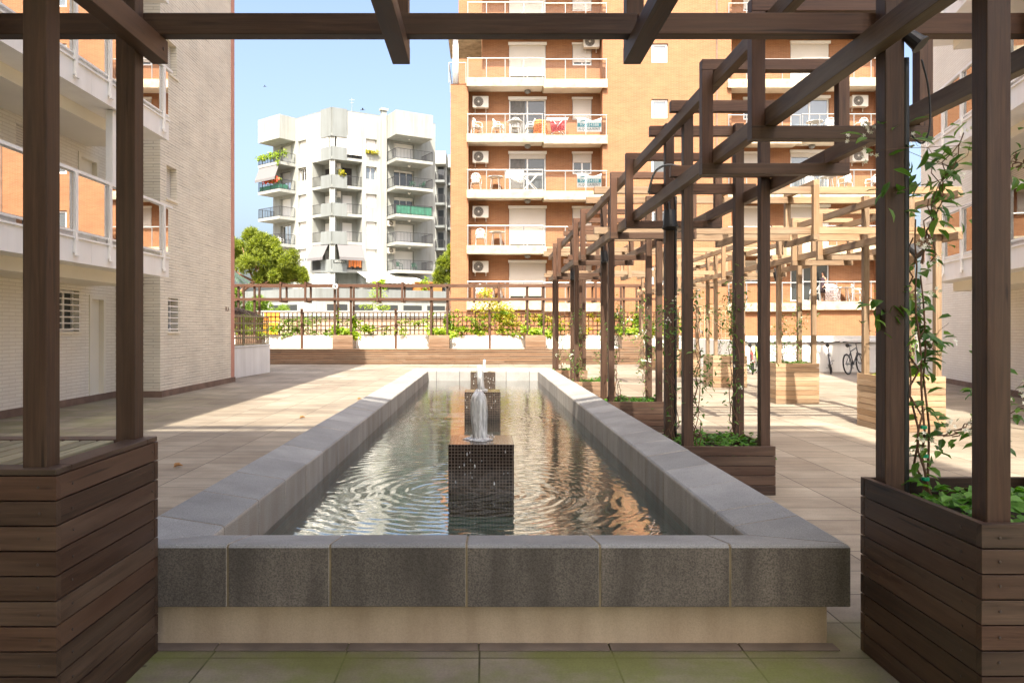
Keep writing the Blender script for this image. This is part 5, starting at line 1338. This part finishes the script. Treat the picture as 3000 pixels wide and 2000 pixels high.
for i, f in enumerate(WF):
    s = MB(PWR); s.box(5.81, 9.95, 0, 2.6, f-.30, f); sl = s.build('balcony', M['bld_white'], wb)
    iron_rail(PWR, sl, [((5.85,.05),(5.85,2.55)), ((5.85,2.55),(9.9,2.55)), ((9.9,2.55),(9.9,.05))], f)
    l = MB(PWR); l.lathe([(.16,0),(.17,-.08),(.06,-.2)], (7.9, 1.2, f+2.5), 10); l.build('ceiling_lamp', M['white_plastic'], sl)
    s = MB(PWL); s.box(5.87, 9.65, 0, 2.0, f-.30, f); sl = s.build('balcony', M['bld_white'], wb)
    iron_rail(PWL, sl, [((5.92,.05),(5.92,1.95)), ((5.92,1.95),(9.6,1.95)), ((9.6,1.95),(9.6,.05))], f)
    for (P_, u0, u1) in ((PWL, 1.2, 2.2), (PWR, .9, 1.9), (PWR, 2.3, 3.0)):
        u0 += .75; u1 += .75
        if u1 > 3.05: continue
        d = MB(P_); d.box(u0, u1, -1.6, -1.55, f+.02, f+2.1); d.build('door', M['dark_room'] if (i in (3,) and u0 > .95) else M['frame'], wb)
def screen(P_, segs, z, h, m, label, cat, name='balcony_screen'):
    r = MB(P_)
    for (a, b_) in segs:
        n = 8
        for k in range(n):
            p0 = (a[0]+(b_[0]-a[0])*k/n, a[1]+(b_[1]-a[1])*k/n); p1 = (a[0]+(b_[0]-a[0])*(k+1)/n, a[1]+(b_[1]-a[1])*(k+1)/n)
            r.face([(p0[0],p0[1],z+.05),(p1[0],p1[1],z+.05),(p1[0],p1[1],z+h),(p0[0],p0[1],z+h)])
    o = r.build(name, m, loc=P_(segs[0][0][0], segs[0][0][1], z))
    o.modifiers.new('Solidify', 'SOLIDIFY').thickness = .02
    tag(o, label, cat)
screen(PWR, [((5.88,2.48),(9.86,2.48)), ((9.86,2.48),(9.86,.2))], WF[2], .92, M['green_mesh'], 'green cloth screen on the middle right balcony of the white block', 'screen')
screen(PWL, [((5.95,1.9),(9.5,1.9)), ((5.95,1.9),(5.95,.9))], WF[3], .5, M['green_mesh'], 'green cloth screen on the geranium balcony of the white block', 'screen')
for (P_, u0, u1, o0, o1, z, l_) in ((PWL, 6.0, 9.5, 1.95, 2.5, WF[3]+2.5, 'grey drop awning over the geranium balcony of the white block'), (PWL, .55, 3.0, .02, .75, WF[0]+2.5, 'grey drop awning on the left face of the white corner loggia'), (PWR, .55, 3.15, .02, .75, WF[0]+2.5, 'grey drop awning on the right face of the white corner loggia')):
    a = MB(P_); a.face([(u0,o0,z),(u1,o0,z),(u1,o1,z-1.35),(u0,o1,z-1.35)]); a.face([(u0,o1,z-1.35),(u1,o1,z-1.35),(u1,o1,z-1.6),(u0,o1,z-1.6)])
    o = a.build('drop_awning', M['grey_fabric'], loc=P_(u0,o0,z)); o.modifiers.new('Solidify', 'SOLIDIFY').thickness = .03; tag(o, l_, 'awning', 'awnings on the white block')
a = MB(PWL); a.box(.5, 3.0, -.02, .02, WF[4]-.2, WF[4]+2.2); tag(a.build('roll_blind', M['white_fabric'], loc=PWL(1,0,WF[4])), 'white roll blind closing the left face of the top loggia', 'blind')
a = MB(PWR); a.box(.5, 3.15, -.02, .02, WF[4]+.35, WF[4]+2.2); tag(a.build('roll_blind', M['white_fabric'], loc=PWR(1,0,WF[4])), 'white roll blind closing the right face of the top loggia', 'blind')
# podium with shops in front of the white block
pod = thing('shop_podium', 'low pale shop building with a grey roof parapet under the white block', 'building', (-14, 70, 0))
A_, B_, C_ = PWL(9.6,4.2,0)[:2], tuple(isect(4.2,4.2)), PWR(13.5,4.2,0)[:2]
A2, B2, C2 = PWL(9.6,.05,0)[:2], tuple(isect(.05,.05)), PWR(13.5,.05,0)[:2]
p = MB(); prism(p, [A_, B_, C_, C2, B2, A2], 0, 4.25); p.build('wall', M['bld_white'], pod)
p = MB(PWR); u0 = -1.9
for k in range(6): p.box(u0+k*2.6, u0+k*2.6+2.0, 4.202, 4.24, 2.3, 3.75)
p.build('shop_window', M['pane'], pod)
p = MB(PWL)
for k in range(4): p.box(k*2.4, k*2.4+1.6, 4.202, 4.24, 1.6, 3.75)
p.build('shop_window', M['pane'], pod)
p = MB(); A3, B3, C3 = PWL(9.7,4.35,0)[:2], tuple(isect(4.35,4.35)), PWR(13.6,4.35,0)[:2]; A4, B4, C4 = PWL(9.7,4.1,0)[:2], tuple(isect(4.1,4.1)), PWR(13.6,4.1,0)[:2]
prism(p, [A3, B3, C3, C4, B4, A4], 4.25, 5.25); p.build('parapet', M['bld_grey'], pod)
aw = MB(PWR); aw.face([(2.6,.1,7.2),(8.0,.1,7.2),(8.4,3.2,6.35),(2.4,3.2,6.35)])
for k in range(12): aw.face([(2.4+k*.5,3.2,6.35),(2.9+k*.5,3.2,6.35),(2.9+k*.5,3.2,6.02),(2.65+k*.5,3.2,5.94),(2.4+k*.5,3.2,6.02)])
o = aw.build('terrace_awning', M['white_fabric'], loc=PWR(5,1,6.5)); o.modifiers.new('Solidify', 'SOLIDIFY').thickness = .03
tag(o, 'white scalloped awning over the terrace of the white block', 'awning')
s = MB(PWR); s.box(7.6, 10.6, 2.6, 3.4, 4.3, 6.1); s.box(7.5, 10.7, 2.5, 3.5, 6.1, 6.2)
tag(s.build('terrace_shed', M['orange_panel'], loc=PWR(9,3,4.3)), 'orange wooden shed on the terrace of the white block', 'shed')
s = MB(PWL); s.box(.3, 3.0, .0, .06, 4.9, 7.0); tag(s.build('white_sheet', M['white_fabric'], loc=PWL(1.5,0,4.9)), 'white sheet hung across the terrace corner of the white block', 'sheet')
nm = thing('name_sign', 'dark name sign EDIFICI JULIETA on the white block corner', 'sign', PWR(.8,.12,WF[0]+.8))
s = MB(PWR); s.box(.10, 1.48, .115, .14, WF[0]+.62, WF[0]+.90); s.build('sign_plate', M['sign_dark'], nm)
text('sign_lettering', 'EDIFICI JULIETA', .19, lambda x, y, d: PWR(.79+x*.86, .143+d, WF[0]+.76+y), M['white_print'], nm, .003)
for (P_, u, o_, z, rz, l_) in ((PWL, .75, -1.3, WF[3]+1.7, 0, 'air conditioner in the second loggia from the top, white block'), (PWL, .75, -1.3, WF[2]+1.7, 0, 'air conditioner in the third loggia from the top, white block'), (PWR, 6.25, .35, WF[1]+1.75, 0, 'air conditioner high on the fourth right balcony of the white block'), (PWR, 6.25, .35, WF[0]+1.75, 0, 'air conditioner high on the lowest right balcony of the white block')):
    copy_tree(a0, P_(u, o_, z), math.atan2(.5009,.8656) if P_ is PWR else math.atan2(-.632,.775), l_)
# balcony plants
clump('mixed green balcony plants under the roof box of the white block', [PWL(6.2+.55*k, 1.9, WF[4]+.75)+(.40,.35,.38,55) for k in range(7)] + [PWL(5.95, 1.3, WF[4]+.9)+(.35,.35,.45,50), PWL(6.1, 2.1, WF[4]+.05)+(.25,.25,.55,40)], 'lf_lime', .22, 201, 'balcony_plants', 'plants', 'balcony planting of the white block')
clump('red geraniums on the balcony under the grey awning', [PWL(6.2+.5*k, 1.9, WF[3]+.95)+(.34,.3,.26,45) for k in range(4)] , 'lf_tree', .2, 202, 'balcony_geraniums', 'plants', 'balcony planting of the white block')
fl_ = MB(); rr = random.Random(5)
for k in range(110):
    q = V(PWL(6.0+rr.random()*2.6, 2.05+rr.uniform(-.1,.2), WF[3]+.95+rr.uniform(-.2,.3))); fl_.leaf(q, (rr.uniform(-1,1),-.4,rr.uniform(-1,1)), (0,-1,.3), .2, .18)
tag(fl_.build('geranium_flowers', M['red_flower'], loc=PWL(7,2,WF[3]+1)), 'red and orange geranium blooms on the white block balcony', 'flowers')
clump('yellow flowering window box high on the white block', [PWR(3.75+.25*k, .18, WF[4]+.85)+(.2,.18,.2,36) for k in range(5)], 'lf_gold', .17, 203, 'window_box', 'plants')
clump('pot plant on the corner parapet of the white block', [PWR(1.0, .05, WF[3]+1.25)+(.45,.3,.35,80)], 'lf_gold', .18, 204, 'pot_plant', 'plants')
clump('big leaved pot plant on the terrace of the white block', [PWR(3.6, 3.8, 5.7)+(.6,.5,.6,80)], 'lf_lime', .45, 205, 'pot_plant', 'plants')
clump('slim shrub by the orange shed on the terrace', [PWR(8.4, 3.9, 5.9)+(.4,.3,.9,90), PWR(8.3, 3.9, 4.9)+(.5,.3,.5,50)], 'lf_lime', .25, 206, 'pot_plant', 'plants')
# dark garden chairs on the white block balconies
gc = None
for (u, o_, f, rz, l_) in ((6.6, 1.6, 0, 2.4, 'dark green garden chair, left on the lowest right balcony of the white block'), (8.2, 1.7, 0, .4, 'dark green garden chair, right on the lowest right balcony of the white block'), (8.0, 1.7, 3, .5, 'dark reclining chair on the second right balcony of the white block'), (9.2, 1.7, 3, -.8, 'dark chair at the end of the second right balcony of the white block')):
    if gc is None:
        gc = make_chair(l_, 'green_plastic'); gc['group'] = 'dark balcony chairs'; gc.location = PWR(u,o_,WF[f]+.01); gc.rotation_euler = (0,0,rz)
    else: copy_tree(gc, PWR(u,o_,WF[f]+.01), rz, l_)
cw = copy_tree(c0, PWL(7.1,1.0,WF[1]+.01), 1.2, 'white plastic chair on the left balcony of the white block'); 
tw = MB(PWR)
for k in range(5): tw.box(1.75+k*.28, 1.98+k*.28, .0, .03, WF[0]+.25+.1*(k%2), WF[0]+1.02)
tag(tw.build('laundry', M['orange_cloth'], loc=PWR(2.4,0,WF[0]+.6)), 'orange and white washing on the lowest loggia rail of the white block', 'laundry')
an = MB(); x, y, _ = PWR(3.2,-3,0); an.tube([(x,y,HW+.1),(x,y,HW+2.4)], .03, 5); an.tube([(x-.3,y,HW+2.2),(x+.3,y,HW+2.2)], .02, 4); an.tube([(x-.2,y,HW+1.9),(x+.2,y,HW+1.9)], .02, 4)
tag(an.build('roof_aerial', M['steel_dark'], loc=(x,y,HW+.12)), 'thin television aerial on the roof of the white block', 'aerial')
# farther stepped block seen past the corner
fb = thing('stepped_apartment_block', 'farther white stepped block squeezed beside the orange block', 'building', (-3.5, 95, 0))
p = MB(); p.box(-6.4, -4.72, 95, 101, 0, 23.6); p.build('wall', M['bld_white'], fb)
p = MB(); p.box(-4.71, -2.5, 97, 103, 0, 23.2); p.build('wall', M['bld_white'], fb)
for k in range(7):
    f = 3.0+2.82*k
    for (x0, x1, y) in ((-6.1, -4.9, 95), (-4.6, -2.6, 97)):
        s = MB(); s.box(x0, x1, y-1.7, y, f-.28, f); sl = s.build('balcony', M['bld_grey'], fb)
        P_ = lambda u, o, z, y=y: (u, y-o, z)
        iron_rail(P_, sl, [((x0+.04,0.05),(x0+.04,1.65)), ((x0+.04,1.65),(x1-.04,1.65)), ((x1-.04,1.65),(x1-.04,.05))], f, 1.0, .2, .03)
        d = MB(); d.box(x0+.3, x0+1.0, y-.03, y+.02, f+.02, f+2.1); d.build('door', M['pane'], fb)
for (x0, x1, y) in ((-6.1,-4.75,95), (-4.6,-2.6,97)):
    p = MB(); p.box(x0, x1, y-1.7, y, 21.9, 23.5); p.build('roof_box', M['bld_white'], fb)
# street side things between the trellis and the white block
s = MB(); s.box(-12.5, -1.9, 41.5, 41.9, 0, 2.05); s.m = 1; s.box(-12.5, -1.9, 41.4, 42.0, 2.05, 2.45)
tag(s.build('street_wall', [M['stone_wall'], M['bld_white']], loc=(-7,41.7,0)), 'rough stone street wall with a white top beyond the trellis', 'wall')
for (x0, z0, z1, y, m, l_) in ((-11.2, 1.15, 1.76, 38.0, 'yellow_awning', 'yellow canvas panel low behind the shaded trellis'), (-11.2, 1.80, 2.26, 38.4, 'orange_awning', 'orange canvas panel above the yellow one')):
    a = MB(); a.box(x0, x0+.72, y, y+.05, z0, z1); a.box(x0-.04, x0, y-.02, y+.07, 0, z1); a.box(x0+.72, x0+.76, y-.02, y+.07, 0, z1)
    tag(a.build('shop_awning', M[m], loc=(x0+.8,y,z0)), l_, 'awning')

# ------------------------------------------------------------------ bicycles
def bicycle(label, x, y, ang, tilt, col, m2, seat=.92):
    t = thing('bicycle', label, 'bicycle', (x, y, 0), 'bicycles parked along the white wall')
    fm = flat('bicycle paint', col, .3)
    ca, sa = math.cos(ang), math.sin(ang)
    def P(a, b_, z):   # a along the bicycle, b sideways
        b2 = b_ + z*math.tan(tilt)
        return (x+a*ca-b2*sa, y+a*sa+b2*ca, z)
    def circ(a0_, r, th_, m_, name, par):
        mb = MB(P); mb.tube([(a0_+r*math.cos(q*.2618), 0, .33+r*math.sin(q*.2618)) for q in range(25)], th_, 6); return mb.build(name, M[m_], par)
    for a0_ in (-.52, .53):
        w_ = MB(P); w_.lathe([(.03,-.03),(.03,.03)], (a0_,0,.33), 8, 'y')
        for q in range(12): w_.bar((a0_,0,.33), (a0_+.29*math.cos(q*.5236), 0, .33+.29*math.sin(q*.5236)), .004)
        wo = w_.build('wheel', M['steel'], t); circ(a0_, .285, .012, 'steel', 'rim', wo); circ(a0_, .31, .024, 'rubber', 'tyre', wo)
    f = MB(P)
    bb, st_, hd, hl = (-.05,0,.30), (-.20,0,.80), (.36,0,.84), (.40,0,.68)
    for p_, q_ in ((bb,(-.18,0,.72)), (bb,hl), ((-.19,0,.72),hd), (hd,hl)): f.tube([p_,q_], .019, 7)
    for s_ in (-.05, .05):
        f.tube([bb,(-.52,s_,.33)], .011, 5); f.tube([(-.18,0,.70),(-.52,s_,.33)], .010, 5)
    f.build('frame', fm, t)
    f = MB(P)
    for s_ in (-.055, .055): f.tube([(.40,s_*.6,.68),(.44,s_,.55),(.53,s_,.33)], .013, 5)
    f.build('fork', fm if m2 is None else M[m2], t)
    f = MB(P); f.tube([hd,(.34,0,.98)], .015, 6); f.tube([(.28,-.30,1.02),(.34,-.18,1.0),(.35,0,.98),(.34,.18,1.0),(.28,.30,1.02)], .013, 6); f.tube([(.28,-.30,1.02),(.22,-.36,1.02)], .019, 6); f.tube([(.28,.30,1.02),(.22,.36,1.02)], .019, 6); f.build('handlebar', M['black'], t)
    f = MB(P); f.tube([(-.18,0,.70),(-.215,0,seat-.03)], .013, 6); f.build('seat_post', M['steel'], t)
    f = MB(P); f.tube([(-.36,0,seat),(-.30,0,seat+.01),(-.18,0,seat),(-.06,0,seat-.01)], .065, 8, .022); f.build('saddle', M['black'], t)
    f = MB(P); f.lathe([(.085,.045),(.085,.052)], (-.05,0,.30), 16, 'y'); f.bar((-.05,.06,.30),(.08,.06,.18), .02); f.bar((-.05,-.06,.30),(-.18,-.06,.42), .02); f.box(.04,.13,.06,.14,.165,.185); f.box(-.22,-.13,-.14,-.06,.41,.43); f.build('crankset', M['steel_dark'], t)
bicycle('white bicycle with a red reflector, right of the tall sunlit box', 11.38, 24.6, 1.12, .12, (.75,.75,.76), 'white_plastic')
bicycle('purple bicycle leaning behind the white one', 10.95, 24.85, 1.15, .10, (.35,.05,.30), 'black')
bicycle('black bicycle beside the right hand jasmine post', 11.95, 24.2, .75, .10, (.02,.02,.022), 'black')
bicycle('red bicycle seen between the pergola posts', 8.75, 24.4, 1.2, .10, (.55,.06,.04), None)
bicycle('lime green bicycle behind the red one', 9.1, 24.85, 1.3, .08, (.35,.50,.03), 'black')
bicycle('grey bicycle behind the tall sunlit box', 9.75, 24.6, 1.15, .10, (.40,.41,.42), 'black')

# ------------------------------------------------------------------ woman standing in the lowest right balcony doorway
def woman(x, y, z, rz):
    t = thing('person', 'dark haired woman in a sleeveless dark top standing in the balcony doorway', 'person', (x, y, z))
    c_, s_ = math.cos(rz), math.sin(rz)
    def W_(p): return (p[0]*c_-p[1]*s_, p[0]*s_+p[1]*c_, p[2])
    vs, es, rs = [], [], []
    def add(p, r, par=None):
        vs.append(W_(p)); rs.append(r); i = len(vs)-1
        if par is not None: es.append((par, i))
        return i
    pel = add((0,0,.88), .135); wst = add((0,-.01,1.05), .105, pel); ch = add((0,0,1.25), .12, wst); nk0 = add((0,.01,1.38), .06, ch); nk = add((0,-.01,1.46), .042, nk0)
    hd = add((0,-.02,1.54), .070, nk); hd2 = add((0,-.01,1.63), .072, hd); 
    nose = add((0,-.10,1.545), .012, hd)
    for sx in (-1, 1):
        sh = add((sx*.155,.01,1.33), .048, ch); el = add((sx*.20,.03,1.06), .036, sh); wr = add((sx*.19,-.11,.88), .024, el); pm = add((sx*.185,-.17,.84), .026, wr)
        for k in range(4):
            kn = add((sx*(.165+.014*k),-.215,.815-.004*abs(k-1)), .0085, pm); add((sx*(.165+.014*k),-.24,.785), .007, kn)
        th_ = add((sx*.15,-.19,.855), .009, pm); add((sx*.135,-.215,.845), .007, th_)
        hp_ = add((sx*.085,0,.80), .09, pel); kn = add((sx*.09,-.01,.46), .055, hp_); an_ = add((sx*.09,.02,.09), .035, kn); add((sx*.095,-.13,.035), .03, an_)
    me = bpy.data.meshes.new('body'); me.from_pydata(vs, es, []); o = bpy.data.objects.new('body', me); COL.objects.link(o); o.parent = t; WLOC[o.name] = WLOC[t.name]
    me.materials.append(M['skin'])
    sk = o.modifiers.new('Skin', 'SKIN'); sk.use_smooth_shade = True
    if not me.skin_vertices: 
        me.attributes
    for i, r_ in enumerate(rs): me.skin_vertices[0].data[i].radius = (r_, r_)
    me.skin_vertices[0].data[0].use_root = True
    sb = o.modifiers.new('Subdivision', 'SUBSURF'); sb.levels = 1; sb.render_levels = 2
    off = V((x, y, z))
    h = MB(lambda a, b_, c: tuple(V(W_((a,b_,c)))+off)); h.lathe([(.03,1.46),(.075,1.50),(.092,1.58),(.085,1.66),(.05,1.71),(.01,1.72)], (0,.03,0), 16); h.lathe([(.02,1.25),(.035,1.38),(.03,1.5)], (0,.10,0), 10); h.build('hair', M['hair'], t, smooth=True)
    d = MB(h.P); d.lathe([(.15,.86),(.142,.95),(.128,1.05),(.145,1.2),(.15,1.28),(.10,1.36),(.06,1.38)], (0,0,0), 18, 'z', lambda i, k: 1 if True else 1); d.build('top', M['plum_cloth'], t, smooth=True)
    d = MB(h.P); d.lathe([(.16,.50),(.165,.7),(.165,.84),(.15,.885)], (0,0,0), 18); d.build('skirt', M['plum_cloth'], t, smooth=True)
    return t
woman(17.52, 38.80, fl[1]+.01, -1.2).scale = (.92, .92, .92)

# ------------------------------------------------------------------ lamps, conduits and cables on the posts
def spot(label, p, d, seed=0, r=.07, ln=1.0):
    t = thing('spotlight', label, 'spotlight', p, 'black spotlights on the pergolas')
    p = V(p); d = V(d).normalized()
    h = MB(); h.tube([p, p+d*.06*ln, p+d*.16*ln], r*.75, 14, r); h.build('lamp_head', M['black'], t)
    h = MB(); h.tube([p+d*.155*ln, p+d*.175*ln], r*1.12, 16); h.build('lamp_rim', M['black'], t)
    h = MB(); h.tube([p-d*.002, p-d*.03+V((0,.02,.05)), p+V((0,.05,.09))], .012, 6); h.build('bracket', M['black'], t)
spot('large black spotlight under the beams of the near right post', (1.862, 3.30, 2.755), (.45,-.35,-.65), r=.036, ln=.45)
spot('black spotlight on the back left post of the nearest low box', (1.795, 7.26, 2.60), (0,-.15,-1))
spot('black spotlight on the back left post of the second low box', (1.80, 11.27, 2.62), (.1,-.15,-1), r=.06)
spot('black spotlight on the back left post of the third low box', (1.80, 15.27, 2.62), (.1,-.15,-1), r=.06)
spot('black floodlight on the jasmine covered sunlit post', (6.02, 10.60, 2.62), (.35,-.5,-.6), r=.08)
spot('small black floodlight over the tall box before the bicycles', (5.90, 15.2, 2.60), (.2,-.3,-.8), r=.07)
def cable(name, label, pts, r, m='black', cat='cable'):
    c = MB(); P_ = [V(p) for p in pts]; out = []
    for i in range(len(P_)-1):
        a, b_, c2, d = P_[max(i-1,0)], P_[i], P_[i+1], P_[min(i+2,len(P_)-1)]
        for k in range(6):
            s = k/6; out.append(.5*((2*b_)+(c2-a)*s+(2*a-5*b_+4*c2-d)*s*s+(3*b_-a-3*c2+d)*s**3))
    out.append(P_[-1]); c.tube(out, r, 7)
    return tag(c.build(name, M[m], smooth=True, loc=pts[0]), label, cat)
cable('conduit', 'black conduit running up beside the near right post', [(1.868,3.33,.66),(1.868,3.33,1.2),(1.868,3.33,2.0),(1.868,3.33,2.66)], .017, cat='conduit')
cable('loose_cable', 'loose black cable loop hanging under the near spotlight', [(1.90,3.26,2.63),(1.93,3.26,2.5),(1.935,3.26,2.34),(1.91,3.27,2.27),(1.88,3.30,2.31)], .0042)
cable('conduit', 'dark conduit on the back left post of the nearest low box', [(1.866,7.32,.4),(1.866,7.32,1.2),(1.866,7.32,2.0),(1.866,7.32,2.75)], .014, cat='conduit')
cable('loose_cable', 'grey cable hump on the pool row beam', [(1.62,7.4,2.80),(1.66,7.3,2.98),(1.76,7.2,3.03),(1.9,7.1,2.98)], .011, 'steel')
cable('loose_cable', 'thin cable at the upper left edge behind the post', [(-2.6,3.25,2.98),(-2.0,3.2,2.93),(-1.75,3.18,2.91),(-1.6,3.18,2.93),(-1.5,3.2,3.0)], .012)
for lb_, p_ in (('white round security camera on the back pergola beam', (-6.13, 31.02, 3.20)),):
    t = thing('security_camera', lb_, 'camera', p_); h = MB(); h.lathe([(.10,-.10),(.115,-.05),(.10,.02),(.05,.05)], p_, 16, 'y'); h.m = 1; h.lathe([(.045,-.115),(.04,-.09)], p_, 12, 'y'); h.build('camera_dome', [M['white_plastic'], M['black']], t)
for (lb_, x, y, z, rz) in (('dark bird gliding high above the white block', -9.7, 60, 18.9, .3),('tiny bird in the blue sky left of the white block', -24.8, 85, 28.8, -.4)):
    b_ = MB(); c = V((x,y,z))
    b_.tube([c+V((-.18,0,0)), c+V((-.08,0,.01)), c+V((.1,0,.01)), c+V((.22,0,0))], .035, 7, .012)
    for s in (-1, 1):
        b_.tri(c+V((-.06,0,.02)), c+V((.08,0,.02)), c+V((.0,s*.22,.12))); b_.tri(c+V((.08,0,.02)), c+V((.0,s*.22,.12)), c+V((.10,s*.42,.05)))
    tag(b_.build('bird', M['black'], loc=tuple(c)), lb_, 'bird')
# ------------------------------------------------------------------ light, sky, camera
EL, DXY = 53.0, V((.15, 1.0)).normalized()
ld = V((DXY.x*math.cos(rad(EL)), DXY.y*math.cos(rad(EL)), -math.sin(rad(EL))))
sun = bpy.data.lights.new('sun', 'SUN'); sun.energy = 2.0; sun.angle = rad(.5); sun.color = (1, .92, .78)
so = bpy.data.objects.new('sun', sun); COL.objects.link(so); so.rotation_euler = ld.to_track_quat('-Z', 'Y').to_euler(); so.location = (-5, -20, 30)
wd = bpy.data.worlds.new('World'); S.world = wd; wd.use_nodes = True
nt = wd.node_tree; bg = nt.nodes['Background']
sky = nt.nodes.new('ShaderNodeTexSky'); sky.sky_type = 'NISHITA'; sky.sun_disc = False
sky.sun_elevation = rad(EL); sky.sun_rotation = math.pi + math.atan2(.15, 1.0); sky.air_density = 1.0; sky.dust_density = 6.8; sky.ozone_density = 1.0; sky.altitude = 0
nt.links.new(sky.outputs[0], bg.inputs['Color']); bg.inputs['Strength'].default_value = .07
cam = bpy.data.cameras.new('camera'); co_ = bpy.data.objects.new('camera', cam); COL.objects.link(co_)
co_.location = (0, 0, 1.464); co_.rotation_euler = (rad(90), 0, 0)
cam.sensor_fit = 'HORIZONTAL'; cam.sensor_width = 36; cam.lens = 26.4; cam.shift_x = .02733; cam.shift_y = -.01267; cam.clip_start = .05; cam.clip_end = 1000
S.camera = co_
S.view_settings.view_transform = 'Standard'; S.view_settings.look = 'None'; S.view_settings.gamma = 1; S.view_settings.exposure = 2.58
S.cycles.max_bounces = 8; S.cycles.diffuse_bounces = 4; S.cycles.transparent_max_bounces = 16; S.cycles.caustics_reflective = False; S.cycles.caustics_refractive = False
S.cycles.use_denoising = True
